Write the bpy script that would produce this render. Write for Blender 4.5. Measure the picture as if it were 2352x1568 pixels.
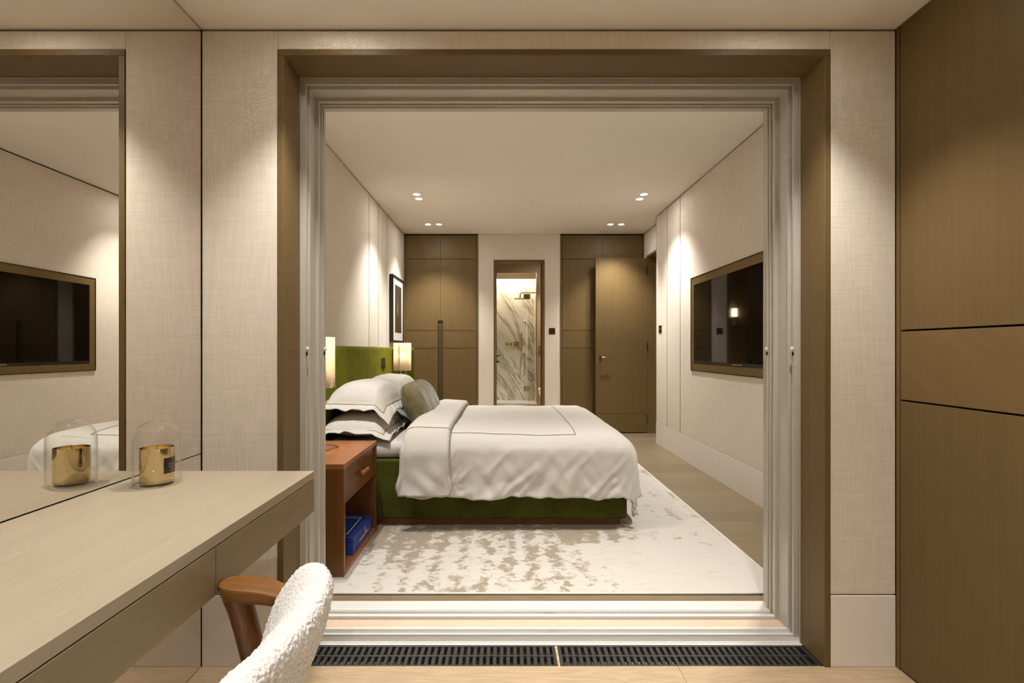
import bpy, bmesh, math, random
from mathutils import Vector, Matrix, noise

for o in list(bpy.data.objects):
    bpy.data.objects.remove(o)
S = bpy.context.scene
C = S.collection
random.seed(7)
PI = math.pi

# ------------------------------------------------------------------ camera, light, exposure
F_PX, H = 1190.0, 1.12
cam_d = bpy.data.cameras.new('camera')
cam_d.sensor_width = 36.0
cam_d.lens = F_PX / 2352 * 36.0
cam_d.shift_x = 21 / 2352
cam_d.shift_y = 19 / 2352
cam_d.clip_start = 0.02
cam = bpy.data.objects.new('camera', cam_d)
C.objects.link(cam)
cam.location = (0, 0, H)
cam.rotation_euler = (PI / 2, 0, 0)
S.camera = cam

W = bpy.data.worlds.new('world')
S.world = W
W.use_nodes = True
W.node_tree.nodes['Background'].inputs[0].default_value = (0.05, 0.045, 0.04, 1)
W.node_tree.nodes['Background'].inputs[1].default_value = 0.2

S.view_settings.view_transform = 'Standard'
S.view_settings.look = 'None'
S.view_settings.gamma = 1.0
S.view_settings.exposure = 1.32
S.view_settings.use_curve_mapping = False
S.cycles.use_denoising = True
S.cycles.max_bounces = 8
S.cycles.diffuse_bounces = 4
S.cycles.glossy_bounces = 4
S.cycles.use_adaptive_sampling = True
S.cycles.adaptive_threshold = 0.05
S.cycles.adaptive_min_samples = 12
S.cycles.use_light_tree = True
S.cycles.transparent_max_bounces = 12
S.cycles.sample_clamp_indirect = 1.5
S.cycles.caustics_refractive = False

WARM = (1.0, 0.98, 0.945)
BED_W = 37.0       # power of each bedroom spot
FRONT_W = 25.0     # power of each dressing room spot
SPOT = math.radians(96)

# ------------------------------------------------------------------ helpers
def link(o):
    C.objects.link(o)
    return o

def tag(o, label, cat, group=None, kind=None):
    o['label'] = label
    o['category'] = cat
    if group: o['group'] = group
    if kind: o['kind'] = kind
    return o

def thing(name, loc, label, cat, group=None, kind=None):
    e = link(bpy.data.objects.new(name, None))
    e.location = loc
    e.empty_display_size = 0.05
    return tag(e, label, cat, group, kind)

def adopt(o, parent):
    if parent is not None:
        o.parent = parent
        p, off = parent, Vector((0, 0, 0))
        while p is not None:
            off += p.location
            p = p.parent
        o.location = o.location - off
    return o

class MB:
    def __init__(s):
        s.v, s.f = [], []
    def add(s, vs, fs):
        n = len(s.v)
        s.v += [tuple(p) for p in vs]
        s.f += [tuple(i + n for i in f) for f in fs]
        return s
    def box(s, x0, x1, y0, y1, z0, z1):
        return s.add([(x0,y0,z0),(x1,y0,z0),(x1,y1,z0),(x0,y1,z0),(x0,y0,z1),(x1,y0,z1),(x1,y1,z1),(x0,y1,z1)],
                     [(3,2,1,0),(4,5,6,7),(0,1,5,4),(1,2,6,5),(2,3,7,6),(3,0,4,7)])
    def prism(s, poly, axis, a0, a1):
        """poly: 2D outline; axis 'x','y','z' is the extrusion axis from a0 to a1"""
        n = len(poly)
        def P(q, a):
            u, v = q
            return {'x': (a,u,v), 'y': (u,a,v), 'z': (u,v,a)}[axis]
        return s.add([P(q, a0) for q in poly] + [P(q, a1) for q in poly],
                     [tuple(range(n))[::-1], tuple(range(n, 2*n))] + [(i, (i+1) % n, n+(i+1) % n, n+i) for i in range(n)])
    def rings(s, rings, cap=True, close=True):
        m = len(rings[0])
        vs = [p for r in rings for p in r]
        fs = []
        for i in range(len(rings) - 1):
            for j in range(m if close else m - 1):
                k = (j + 1) % m
                fs.append((i*m+j, i*m+k, (i+1)*m+k, (i+1)*m+j))
        if cap and close:
            fs.append(tuple(range(m))[::-1])
            fs.append(tuple(range((len(rings)-1)*m, len(rings)*m)))
        return s.add(vs, fs)
    def tube(s, pts, r, n=10, cap=True):
        pts = [Vector(p) for p in pts]
        rs = r if isinstance(r, (list, tuple)) else [r]*len(pts)
        up = Vector((0, 0, 1))
        rg = []
        prev = None
        for i, p in enumerate(pts):
            t = (pts[min(i+1, len(pts)-1)] - pts[max(i-1, 0)]).normalized()
            if prev is None:
                a = up.cross(t)
                if a.length < 1e-3: a = Vector((1, 0, 0)).cross(t)
            else:
                a = prev - t * prev.dot(t)
            a.normalize(); prev = a
            b = t.cross(a)
            rg.append([p + (a*math.cos(2*PI*k/n) + b*math.sin(2*PI*k/n))*rs[i] for k in range(n)])
        return s.rings(rg, cap)
    def lathe(s, prof, c, n=40, cap=True, sx=1, sy=1):
        return s.rings([[(c[0]+r*sx*math.cos(2*PI*k/n), c[1]+r*sy*math.sin(2*PI*k/n), c[2]+z) for k in range(n)] for r, z in prof], cap)
    def build(s, name, mat, parent=None, smooth=False, bevel=0, seg=2, autosmooth=False, sub=0):
        me = bpy.data.meshes.new(name)
        me.from_pydata(s.v, [], s.f)
        bm = bmesh.new(); bm.from_mesh(me)
        bmesh.ops.recalc_face_normals(bm, faces=bm.faces)
        bm.to_mesh(me); bm.free()
        me.materials.append(mat)
        if smooth:
            me.polygons.foreach_set('use_smooth', [True]*len(me.polygons))
        o = link(bpy.data.objects.new(name, me))
        if bevel:
            m = o.modifiers.new('bevel', 'BEVEL'); m.width = bevel; m.segments = seg; m.limit_method = 'ANGLE'
            m.harden_normals = False
        if sub:
            m = o.modifiers.new('sub', 'SUBSURF'); m.levels = sub; m.render_levels = sub
        adopt(o, parent)
        return o

def box(name, mat, x0, x1, y0, y1, z0, z1, parent=None, bevel=0, seg=2):
    return MB().box(x0, x1, y0, y1, z0, z1).build(name, mat, parent, bevel=bevel, seg=seg)

def struct(o, label, cat):
    return tag(o, label, cat, kind='structure')

def text_mesh(txt, size):
    cu = bpy.data.curves.new('lettering', 'FONT')
    cu.body = txt; cu.size = size; cu.align_x = 'CENTER'; cu.align_y = 'CENTER'
    cu.resolution_u = 3
    o = link(bpy.data.objects.new('lettering', cu))
    bpy.context.view_layer.update()
    me = bpy.data.meshes.new_from_object(o.evaluated_get(bpy.context.evaluated_depsgraph_get()))
    vs = [v.co.copy() for v in me.vertices]; fs = [tuple(p.vertices) for p in me.polygons]
    bpy.data.objects.remove(o); bpy.data.curves.remove(cu); bpy.data.meshes.remove(me)
    return vs, fs

# ------------------------------------------------------------------ materials
class Mat:
    def __init__(s, name):
        s.m = bpy.data.materials.new(name); s.m.use_nodes = True
        s.nt = s.m.node_tree; s.b = s.nt.nodes['Principled BSDF']; s.out = s.nt.nodes['Material Output']
        s._tc = None
    def n(s, t, **kw):
        nd = s.nt.nodes.new(t)
        for k, v in kw.items(): setattr(nd, k, v)
        return nd
    def l(s, a, b): s.nt.links.new(a, b)
    def co(s):
        if s._tc is None:
            s._tc = s.n('ShaderNodeTexCoord')
        return s._tc.outputs['Object']
    def map(s, scale=(1,1,1), rot=(0,0,0), loc=(0,0,0), src=None):
        mp = s.n('ShaderNodeMapping')
        mp.inputs['Scale'].default_value = scale; mp.inputs['Rotation'].default_value = rot; mp.inputs['Location'].default_value = loc
        s.l(src or s.co(), mp.inputs['Vector'])
        return mp.outputs[0]
    def noise(s, vec, scale=5, detail=3, rough=.55, dist=0):
        t = s.n('ShaderNodeTexNoise')
        t.inputs['Scale'].default_value = scale; t.inputs['Detail'].default_value = detail
        t.inputs['Roughness'].default_value = rough; t.inputs['Distortion'].default_value = dist
        s.l(vec, t.inputs['Vector'])
        return t.outputs['Fac']
    def math(s, op, a, b=None, clamp=False):
        m = s.n('ShaderNodeMath', operation=op); m.use_clamp = clamp
        for i, q in enumerate((a, b)):
            if q is None: continue
            if isinstance(q, (int, float)): m.inputs[i].default_value = q
            else: s.l(q, m.inputs[i])
        return m.outputs[0]
    def ramp(s, fac, stops):
        r = s.n('ShaderNodeValToRGB')
        els = r.color_ramp.elements
        while len(els) < len(stops): els.new(.5)
        for e, (p, c) in zip(els, stops):
            e.position = p; e.color = (*c, 1) if len(c) == 3 else c
        s.l(fac, r.inputs[0])
        return r.outputs[0]
    def mix(s, fac, a, b, blend='MIX'):
        m = s.n('ShaderNodeMix', data_type='RGBA', blend_type=blend)
        for sock, q in ((m.inputs[0], fac), (m.inputs[6], a), (m.inputs[7], b)):
            if isinstance(q, (int, float)): sock.default_value = q
            elif isinstance(q, tuple): sock.default_value = (*q, 1)
            else: s.l(q, sock)
        return m.outputs[2]
    def bump(s, h, strength=.3, dist=.001):
        b = s.n('ShaderNodeBump')
        b.inputs['Strength'].default_value = strength; b.inputs['Distance'].default_value = dist
        s.l(h, b.inputs['Height']); s.l(b.outputs[0], s.b.inputs['Normal'])
    def set(s, color=None, rough=None, metal=None, spec=None, **kw):
        if color is not None:
            if isinstance(color, tuple): s.b.inputs['Base Color'].default_value = (*color, 1)
            else: s.l(color, s.b.inputs['Base Color'])
        if rough is not None:
            if isinstance(rough, (int, float)): s.b.inputs['Roughness'].default_value = rough
            else: s.l(rough, s.b.inputs['Roughness'])
        if metal is not None: s.b.inputs['Metallic'].default_value = metal
        if spec is not None: s.b.inputs['Specular IOR Level'].default_value = spec
        for k, v in kw.items(): s.b.inputs[k.replace('_', ' ')].default_value = v
        return s.m
    def rand(s):
        return s.n('ShaderNodeObjectInfo').outputs['Random']

def srgb(r, g, b):
    f = lambda c: (c/255/12.92) if c <= 10 else (((c/255)+.055)/1.055)**2.4
    return (f(r), f(g), f(b))
def mul(c, k): return tuple(min(1, x*k) for x in c)

def plain(name, col, rough=.5, metal=0, spec=.5, var=.06, scale=30, **kw):
    m = Mat(name)
    n_ = m.noise(m.co(), scale, 3)
    return m.set(m.ramp(n_, [(.3, mul(col, 1-var)), (.7, mul(col, 1+var))]), rough, metal, spec, **kw)

def fabric(name, col, weave=0.008, axis='x'):
    """woven wall covering with a fine herringbone; threads run on the wall's own plane"""
    m = Mat(name)
    sx = m.n('ShaderNodeSeparateXYZ'); m.l(m.co(), sx.inputs[0])
    u = sx.outputs[0] if axis == 'x' else sx.outputs[1]
    z = sx.outputs[2]
    zig = m.math('PINGPONG', u, weave)
    ph = m.math('ADD', z, zig)
    w = m.math('SINE', m.math('MULTIPLY', ph, 2*PI/(weave*.62)))
    sc = (160, 160, 8)
    a = m.noise(m.map((300, 300, 10)), 1, 2)
    b = m.noise(m.map((10, 10, 340)), 1, 2)
    cross = m.math('ADD', a, b)
    big = m.noise(m.co(), 3, 3)
    t = m.math('ADD', m.math('MULTIPLY', w, .05), m.math('ADD', m.math('MULTIPLY', cross, .45), m.math('MULTIPLY', big, .12)))
    c = m.ramp(t, [(.36, mul(col, .86)), (.66, mul(col, 1.07))])
    m.bump(m.math('ADD', m.math('MULTIPLY', w, .5), cross), .35, .0008)
    return m.set(c, .92, 0, .15)

def veneer(name, col, grain='z', var=.085, rough=.5, fine=1.0, spec=.35):
    m = Mat(name)
    s = {'z': ((55, 55, .9), (260, 260, 6)), 'x': ((.9, 55, 55), (6, 260, 260)), 'y': ((55, .9, 55), (260, 6, 260))}.get(grain)
    rot = (0, 0, 0)
    if grain == 'diag':
        s = ((55, 55, .9), (260, 260, 6)); rot = (math.radians(52), 0, 0)
    v1 = m.map(s[0], rot) if grain != 'diag' else m.map(s[0], (0,0,0), src=m.map((1,1,1), rot))
    v2 = m.map(s[1], rot) if grain != 'diag' else m.map(s[1], (0,0,0), src=m.map((1,1,1), rot))
    a = m.noise(v1, fine, 4, .6, .25)
    b = m.noise(v2, fine, 2)
    t = m.math('ADD', m.math('MULTIPLY', a, .65), m.math('MULTIPLY', b, .35))
    r = m.math('MULTIPLY', m.math('SUBTRACT', m.rand(), .5), .06)
    t = m.math('ADD', t, r)
    c = m.ramp(t, [(.32, mul(col, 1-var)), (.5, col), (.68, mul(col, 1+var))])
    m.bump(b, .12, .0006)
    return m.set(c, rough, 0, spec)

def planks(name, col, axis='x', var=.2):
    m = Mat(name)
    off = m.n('ShaderNodeCombineXYZ')
    r = m.rand()
    m.l(m.math('MULTIPLY', r, 37.0), off.inputs[0]); m.l(m.math('MULTIPLY', r, 91.0), off.inputs[1])
    ad = m.n('ShaderNodeVectorMath', operation='ADD'); m.l(m.co(), ad.inputs[0]); m.l(off.outputs[0], ad.inputs[1])
    src = ad.outputs[0]
    v1 = m.map((1.4, 16, 1) if axis == 'x' else (16, 1.4, 1), src=src)
    v2 = m.map((6, 240, 1) if axis == 'x' else (240, 6, 1), src=src)
    cath = m.noise(v1, 1.0, 2, .5, 1.2)
    rings_ = m.math('PINGPONG', m.math('MULTIPLY', cath, 9.0), .5)
    fine = m.noise(v2, 1, 2)
    t = m.math('ADD', m.math('MULTIPLY', rings_, .55), m.math('MULTIPLY', fine, .55))
    t = m.math('ADD', t, m.math('MULTIPLY', m.math('SUBTRACT', r, .5), .28))
    c = m.ramp(t, [(.2, mul(col, 1-var)), (.5, col), (.8, mul(col, 1+var*.8))])
    m.bump(fine, .1, .0005)
    return m.set(c, .42, 0, .4)

M = {}
M['fabric'] = fabric('wall_fabric', srgb(226, 214, 199), .007)
M['fabric_y'] = fabric('wall_fabric_side', srgb(226, 215, 200), .007, axis='y')
M['veneer'] = veneer('veneer', srgb(106, 85, 49))
M['veneer_h'] = veneer('veneer_horizontal', srgb(106, 85, 49), 'x')
M['veneer_diag'] = veneer('veneer_diagonal', srgb(112, 90, 52), 'diag')
M['veneer_dark'] = veneer('veneer_dark', srgb(78, 63, 38))
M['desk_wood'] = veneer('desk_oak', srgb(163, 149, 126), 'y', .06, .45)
M['desk_front_shaded'] = veneer('desk_oak_shaded', srgb(132, 115, 84), 'y', .12, .5)  # same oak as the desk top, with the apron's shade in its colour
M['walnut'] = veneer('walnut', srgb(96, 60, 27), 'z', .45, .3, .7, .5)
M['walnut_arm'] = veneer('walnut_arm', srgb(122, 80, 36), 'x', .35, .28, .7, .5)
M['cherry'] = veneer('cherry', srgb(112, 70, 34), 'z', .12, .32, .6, .5)
M['cherry_top'] = veneer('cherry_top', srgb(152, 94, 52), 'x', .1, .3, .6, .5)
M['oak_front'] = planks('oak_boards_front', srgb(178, 154, 122))
M['oak_bed'] = planks('oak_boards_bedroom', srgb(126, 110, 84))
M['paint'] = plain('ceiling_paint', srgb(240, 233, 224), .85, 0, .2, .015, 4)
M['skirt'] = plain('skirting_paint', srgb(232, 223, 213), .5, 0, .4, .02, 8)
M['gap'] = plain('shadow_gap', srgb(44, 35, 22), .9, 0, .1)
M['alu'] = plain('powder_coated_aluminium', srgb(188, 182, 170), .32, .15, .5, .02, 12)
M['alu_white'] = plain('white_sill_metal', srgb(210, 206, 199), .35, 0, .5, .01)
M['black_plastic'] = plain('black_plastic', srgb(48, 45, 44), .42, 0, .5, .15, 60)
M['black'] = plain('black_lacquer', srgb(26, 23, 20), .4)
M['bronze'] = plain('bronze_metal', srgb(74, 62, 42), .38, .8, .5, .1)
M['brass'] = plain('brass', srgb(216, 197, 152), .12, 1, .5, .03)
M['brass_soft'] = plain('brushed_brass', srgb(196, 172, 122), .3, 1, .5, .04)
M['tv_frame'] = plain('tv_frame_bronze', srgb(122, 101, 58), .45, .45, .5, .05, 10)
M['ceramic'] = plain('white_ceramic', srgb(240, 238, 234), .12, 0, .6, .01)
M['wax'] = plain('cream_wax', srgb(232, 220, 190), .5, 0, .4, .02)
M['label_black'] = plain('black_label', srgb(34, 29, 24), .5)
M['gold_print'] = plain('gold_print', srgb(226, 205, 160), .45, .2)
M['silver_print'] = plain('silver_print', srgb(226, 214, 200), .4, .1)
M['dark_trough'] = plain('concrete_trough', srgb(176, 156, 124), .9, 0, .2, .35, 40)
M['bath_wall'] = veneer('bath_wall_wood', srgb(150, 120, 84), 'z', .08)
M['bath_floor'] = plain('bath_stone_floor', srgb(212, 200, 182), .35, 0, .4, .05, 6)

def white_cloth(name, col):
    m = Mat(name)
    n1 = m.noise(m.co(), 900, 1)
    n2 = m.noise(m.co(), 14, 4)
    n3 = m.noise(m.map((5, 5, 9), rot=(0, .5, 0)), 1, 3, .5, .9)
    m.bump(m.math('ADD', m.math('MULTIPLY', n1, .04), m.math('ADD', m.math('MULTIPLY', n2, .35), n3)), .25, .004)
    return m.set(col, .75, 0, .25, Sheen_Weight=.15, Sheen_Roughness=.4)
M['linen'] = white_cloth('white_bed_linen', srgb(205, 199, 190))
M['sheet'] = white_cloth('white_fitted_sheet', srgb(207, 201, 193))

def velvet(name, col):
    m = Mat(name)
    a = m.noise(m.map((4, 4, 3)), 1.4, 4, .6, .5)
    b = m.noise(m.map((220, 220, 40)), 1, 2)
    t = m.math('ADD', m.math('MULTIPLY', a, .7), m.math('MULTIPLY', b, .4))
    c = m.ramp(t, [(.35, mul(col, .55)), (.55, col), (.75, mul(col, 1.5))])
    m.bump(b, .3, .001)
    m.set(c, .8, 0, .1, Sheen_Weight=.55, Sheen_Roughness=.35)
    m.b.inputs['Sheen Tint'].default_value = (*mul(col, 2.5), 1)
    return m.m
M['velvet'] = velvet('olive_velvet', srgb(90, 88, 20))
M['velvet_base'] = velvet('olive_velvet_base', srgb(72, 74, 26))
M['thread'] = plain('green_thread', srgb(112, 116, 70), .7)

def chenille():
    m = Mat('green_chenille')
    a = m.noise(m.co(), 7, 4, .65)
    b = m.noise(m.map((90, 160, 160)), 1, 3)
    c2 = m.noise(m.map((40, 40, 260)), 1, 2)
    t = m.math('ADD', m.math('MULTIPLY', a, .5), m.math('ADD', m.math('MULTIPLY', b, .4), m.math('MULTIPLY', c2, .2)))
    col = srgb(104, 96, 62)
    c = m.ramp(t, [(.38, mul(col, .55)), (.53, col), (.68, mul(col, 1.9))])
    m.bump(m.math('ADD', b, c2), .6, .002)
    return m.set(c, .85, 0, .15, Sheen_Weight=.4, Sheen_Roughness=.4)
M['chenille'] = chenille()

def boucle():
    m = Mat('white_boucle')
    v = m.n('ShaderNodeTexVoronoi'); v.inputs['Scale'].default_value = 190; m.l(m.co(), v.inputs['Vector'])
    n_ = m.noise(m.co(), 300, 3)
    h = m.math('SUBTRACT', m.math('MULTIPLY', n_, .6), v.outputs['Distance'])
    m.bump(h, .8, .003)
    col = srgb(238, 233, 226)
    c = m.ramp(v.outputs['Distance'], [(.1, col), (.8, mul(col, .86))])
    return m.set(c, .95, 0, .1, Sheen_Weight=.35, Sheen_Roughness=.6)
M['boucle'] = boucle()

def rug_mat():
    m = Mat('distressed_viscose_rug')
    sx = m.n('ShaderNodeSeparateXYZ'); m.l(m.co(), sx.inputs[0])
    X, Y = sx.outputs[0], sx.outputs[1]
    light, dark = srgb(198, 191, 181), srgb(146, 131, 111)
    wob = m.math('MULTIPLY', m.math('SUBTRACT', m.noise(m.map((3, 5, 1)), 1, 3), .5), .09)
    col_ = m.math('SINE', m.math('MULTIPLY', m.math('ADD', X, wob), 2*PI/.125))       # worn columns running away from the door
    blot = m.noise(m.map((13, 11, 1)), 1.0, 4, .62, .5)
    cell = m.noise(m.map((26, 30, 1)), 1.0, 3, .65, .3)
    big = m.noise(m.map((1.7, 2.3, 1), loc=(3.1, 1.7, 0)), 1.0, 2)
    # wear fades out towards the window side and towards the front binding
    fx = m.n('ShaderNodeMapRange', interpolation_type='SMOOTHSTEP')
    fx.inputs[1].default_value = .15; fx.inputs[2].default_value = .95; fx.inputs[3].default_value = .05; fx.inputs[4].default_value = -.13
    m.l(X, fx.inputs[0])
    fy = m.n('ShaderNodeMapRange', interpolation_type='SMOOTHSTEP')
    fy.inputs[1].default_value = 2.42; fy.inputs[2].default_value = 3.15; fy.inputs[3].default_value = -.07; fy.inputs[4].default_value = .08
    m.l(Y, fy.inputs[0])
    t = m.math('ADD', m.math('MULTIPLY', blot, .55), m.math('MULTIPLY', cell, .45))
    t = m.math('ADD', t, m.math('MULTIPLY', col_, .05))
    t = m.math('ADD', t, m.math('MULTIPLY', m.math('SUBTRACT', big, .5), .55))
    t = m.math('ADD', t, m.math('ADD', fx.outputs[0], fy.outputs[0]))
    def band(sock, a, b, c, d):
        r1 = m.n('ShaderNodeMapRange', interpolation_type='SMOOTHSTEP'); r1.inputs[1].default_value = a; r1.inputs[2].default_value = b; m.l(sock, r1.inputs[0])
        r2 = m.n('ShaderNodeMapRange', interpolation_type='SMOOTHSTEP'); r2.inputs[1].default_value = c; r2.inputs[2].default_value = d; r2.inputs[3].default_value = 1; r2.inputs[4].default_value = 0; m.l(sock, r2.inputs[0])
        return m.math('MULTIPLY', r1.outputs[0], r2.outputs[0])
    patch = m.math('MULTIPLY', band(X, .30, .36, .70, .80), band(Y, 2.92, 3.02, 3.6, 3.9))     # a block of denser pattern by the bed end
    t = m.math('ADD', t, m.math('MULTIPLY', patch, .14))
    mask = m.ramp(t, [(.525, (0,0,0)), (.62, (1,1,1))])
    streak = m.noise(m.map((10, 160, 1)), 1, 3, .6)
    streak2 = m.ramp(m.noise(m.map((5, 22, 1), rot=(0, 0, .35)), 1, 5, .7, .8), [(.56, (0,0,0)), (.66, (1,1,1))])
    lt = m.mix(streak, mul(light, .93), mul(light, 1.05))
    dk = m.mix(streak, mul(dark, .88), mul(dark, 1.12))
    fac = m.math('MAXIMUM', mask, m.math('MULTIPLY', streak2, .28))
    c = m.mix(m.math('MULTIPLY', fac, .9), lt, dk)
    m.bump(m.math('ADD', m.noise(m.co(), 320, 2), m.math('MULTIPLY', mask, -.6)), .4, .002)
    return m.set(c, .8, 0, .15, Sheen_Weight=.25, Sheen_Roughness=.4)
M['rug'] = rug_mat()

def marble():
    m = Mat('veined_marble')
    base, vein, gold = srgb(232, 224, 208), srgb(140, 128, 106), srgb(178, 146, 104)
    v = m.map((1, 1, 1), rot=(0, math.radians(32), 0))
    def veins(sx, sz, th0, th1, loc):
        d = m.noise(m.map((sx, sx, sz), loc=loc, src=v), 1, 5, .62, .5)
        r = m.math('ABSOLUTE', m.math('SUBTRACT', d, .5))
        return m.ramp(r, [(th0, (1,1,1)), (th1, (0,0,0))])
    a = veins(3.6, .6, .004, .04, (0, 0, 0))
    b = veins(6.0, .9, .002, .016, (4, 2, 7))
    cl = m.ramp(m.noise(m.map((2.4, 2.4, .7), src=v), 1, 4, .6), [(.4, (0,0,0)), (.66, (1,1,1))])
    c = m.mix(m.math('MULTIPLY', cl, .3), base, vein)
    c = m.mix(m.math('MULTIPLY', a, .7), c, vein)
    c = m.mix(m.math('MULTIPLY', b, .6), c, gold)
    return m.set(c, .15, 0, .5)
M['marble'] = marble()

def limestone():
    m = Mat('peach_limestone')
    a = m.noise(m.co(), 9, 5, .65)
    b = m.noise(m.map((18, 40, 1)), 1, 5, .7, .6)
    col = srgb(206, 182, 158)
    c = m.ramp(a, [(.3, mul(col, .94)), (.7, mul(col, 1.05))])
    c = m.mix(m.ramp(b, [(.62, (0,0,0)), (.7, (.6,.6,.6))]), c, srgb(208, 164, 124))
    return m.set(c, .4, 0, .4)
M['limestone'] = limestone()

def mirror():
    m = Mat('mirror_silvering')
    return m.set((.86, .84, .80), 0.0, 1.0)
M['mirror'] = mirror()

def clear_glass(name, tint=(.992, .994, .99)):
    m = Mat(name)
    lw = m.n('ShaderNodeLayerWeight'); lw.inputs['Blend'].default_value = .5
    fac = m.math('ADD', m.math('MULTIPLY', m.math('POWER', lw.outputs['Facing'], 4.0), .8), .02)
    tr = m.n('ShaderNodeBsdfTransparent'); tr.inputs[0].default_value = (*tint, 1)
    gl = m.n('ShaderNodeBsdfGlossy'); gl.inputs['Roughness'].default_value = .03; gl.inputs[0].default_value = (.95, .95, .95, 1)
    mx = m.n('ShaderNodeMixShader')
    m.l(fac, mx.inputs[0]); m.l(tr.outputs[0], mx.inputs[1]); m.l(gl.outputs[0], mx.inputs[2])
    m.l(mx.outputs[0], m.out.inputs['Surface'])
    return m.m
M['glass'] = clear_glass('clear_glass')
M['pane'] = clear_glass('shower_glass', (.96, .97, .95))

def screen():
    m = Mat('tv_screen')
    n_ = m.noise(m.co(), 3, 2)
    return m.set(m.ramp(n_, [(.3, srgb(14, 11, 7)), (.7, srgb(16, 13, 9))]), .035, 0, .5)
M['screen'] = screen()

def emit(name, col, strength):
    m = Mat(name)
    m.set(col, .5, Emission_Strength=strength)
    m.b.inputs['Emission Color'].default_value = (*col, 1)
    m.m.cycles.emission_sampling = 'NONE'
    return m.m
M['lens'] = emit('lit_lens', (1, .96, .88), 14)
M['led'] = emit('lit_led_strip', (1, .92, .78), 6)
M['sconce_lit'] = emit('lit_opal_glass', (1, .86, .62), 6)

def shade_mat(name, col):
    m = Mat(name)
    rib = m.noise(m.map((260, 260, 3)), 1, 2)
    c = m.ramp(rib, [(.3, mul(col, .93)), (.7, mul(col, 1.03))])
    d = m.n('ShaderNodeBsdfDiffuse'); t = m.n('ShaderNodeBsdfTranslucent')
    m.l(c, d.inputs[0]); m.l(c, t.inputs[0])
    mx = m.n('ShaderNodeMixShader'); mx.inputs[0].default_value = .6
    m.l(d.outputs[0], mx.inputs[1]); m.l(t.outputs[0], mx.inputs[2])
    m.l(mx.outputs[0], m.out.inputs['Surface'])
    return m.m
M['shade'] = shade_mat('parchment_shade', srgb(246, 238, 222))
M['box_blue'] = plain('blue_leather', srgb(40, 62, 140), .5, 0, .4, .12, 120)
M['art'] = None
def art():
    m = Mat('dark_print')
    a = m.noise(m.map((14, 14, 5)), 1, 5, .7, 1.0)
    sx = m.n('ShaderNodeSeparateXYZ'); m.l(m.co(), sx.inputs[0])
    dy = m.math('ABSOLUTE', m.math('SUBTRACT', sx.outputs[1], 6.54))
    dz = m.math('ABSOLUTE', m.math('SUBTRACT', sx.outputs[2], 1.60))
    core = m.math('SUBTRACT', .62, m.math('ADD', m.math('MULTIPLY', dy, 4.5), m.math('MULTIPLY', dz, 1.5)))
    t = m.math('MULTIPLY', a, core)
    c = m.ramp(t, [(.16, srgb(66, 58, 42)), (.30, srgb(140, 126, 98))])
    return m.set(c, .25)
M['art'] = art()
M['mat_board'] = plain('white_mat_board', srgb(226, 220, 210), .8, 0, .2, .02)

# ------------------------------------------------------------------ room dimensions
YF = 1.831                 # dressing-room face of the wall with the opening
XM, XR = -1.065, 1.388     # mirror plane and wardrobe plane
ZC = 2.255                 # dressing room ceiling
OX0, OX1, OZ = -0.774, 1.1355, 2.1586   # timber-lined opening
YB0, YB1 = 2.252, 7.13     # bedroom
BX0, BX1, BX2 = -1.36, 1.834, 1.94
BZ = 2.714
YBK = -1.7                 # back of the dressing room

# ---- dressing room shell
fl = thing('floor', (0, 0, 0), 'pale oak board floor of the dressing room in front of the drain', 'floor', kind='structure')
box('subfloor', M['gap'], -1.12, 1.45, YBK, 1.836, -.06, -.014, fl)
y = 1.836
rowi = 0
while y > -0.4:
    y0 = max(y - .19, -1.6)
    joints = [-1.12, (-.35 if rowi % 2 else .62), 1.45]
    for a, b in zip(joints[:-1], joints[1:]):
        box('floor_board', M['oak_front'], a + .0006, b - .0006, y0 + .0006, y - .0006, -.014, 0, fl, bevel=.0006, seg=1)
    y = y0; rowi += 1
box('floor_board', M['oak_front'], -1.12, 1.45, YBK, y, -.014, 0, fl)
struct(box('ceiling', M['paint'], -1.12, 1.5, YBK - .1, 1.9, ZC, ZC + .1), 'warm white plaster ceiling of the dressing room', 'ceiling')
struct(box('wall_back', M['fabric'], -1.12, 1.5, YBK - .1, YBK, 0, ZC), 'fabric covered wall at the closed end of the dressing room', 'wall')
struct(box('wall_left', M['gap'], -1.16, XM - .006, YBK, YF, -.06, ZC), 'wall carrying the full height mirror', 'wall')

wf = thing('wall_front', (0, YF, 0), 'herringbone fabric covered wall around the wide opening to the bedroom', 'wall', kind='structure')
core = MB()
core.box(-1.5, -.79, YF + .012, YB0, -.06, BZ + .1)
core.box(1.15, 2.1, YF + .012, YB0, -.06, BZ + .1)
core.box(-.79, 1.15, YF + .012, YB0, OZ + .022, BZ + .1)
core.build('wall_core', M['gap'], wf)
box('fabric_panel', M['fabric'], XM + .0012, OX0 - .0225, YF, YF + .013, .256, ZC - .008, wf, bevel=.003)
box('fabric_panel', M['fabric'], OX1 + .0225, XR, YF, YF + .013, .256, ZC - .008, wf, bevel=.003)
box('fabric_panel', M['fabric'], OX0 - .0225, OX1 + .0225, YF, YF + .013, OZ + .0225, ZC - .008, wf, bevel=.003)
bb = thing('baseboard_front', (0, YF, 0), 'tall cream painted skirting on the fabric wall beside the opening', 'skirting', kind='structure')
box('skirting_board', M['skirt'], XM + .0012, OX0 - .0225, YF - .001, YF + .013, 0, .252, bb, bevel=.002)
box('skirting_board', M['skirt'], OX1 + .0225, XR, YF - .001, YF + .013, 0, .252, bb, bevel=.002)

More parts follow.
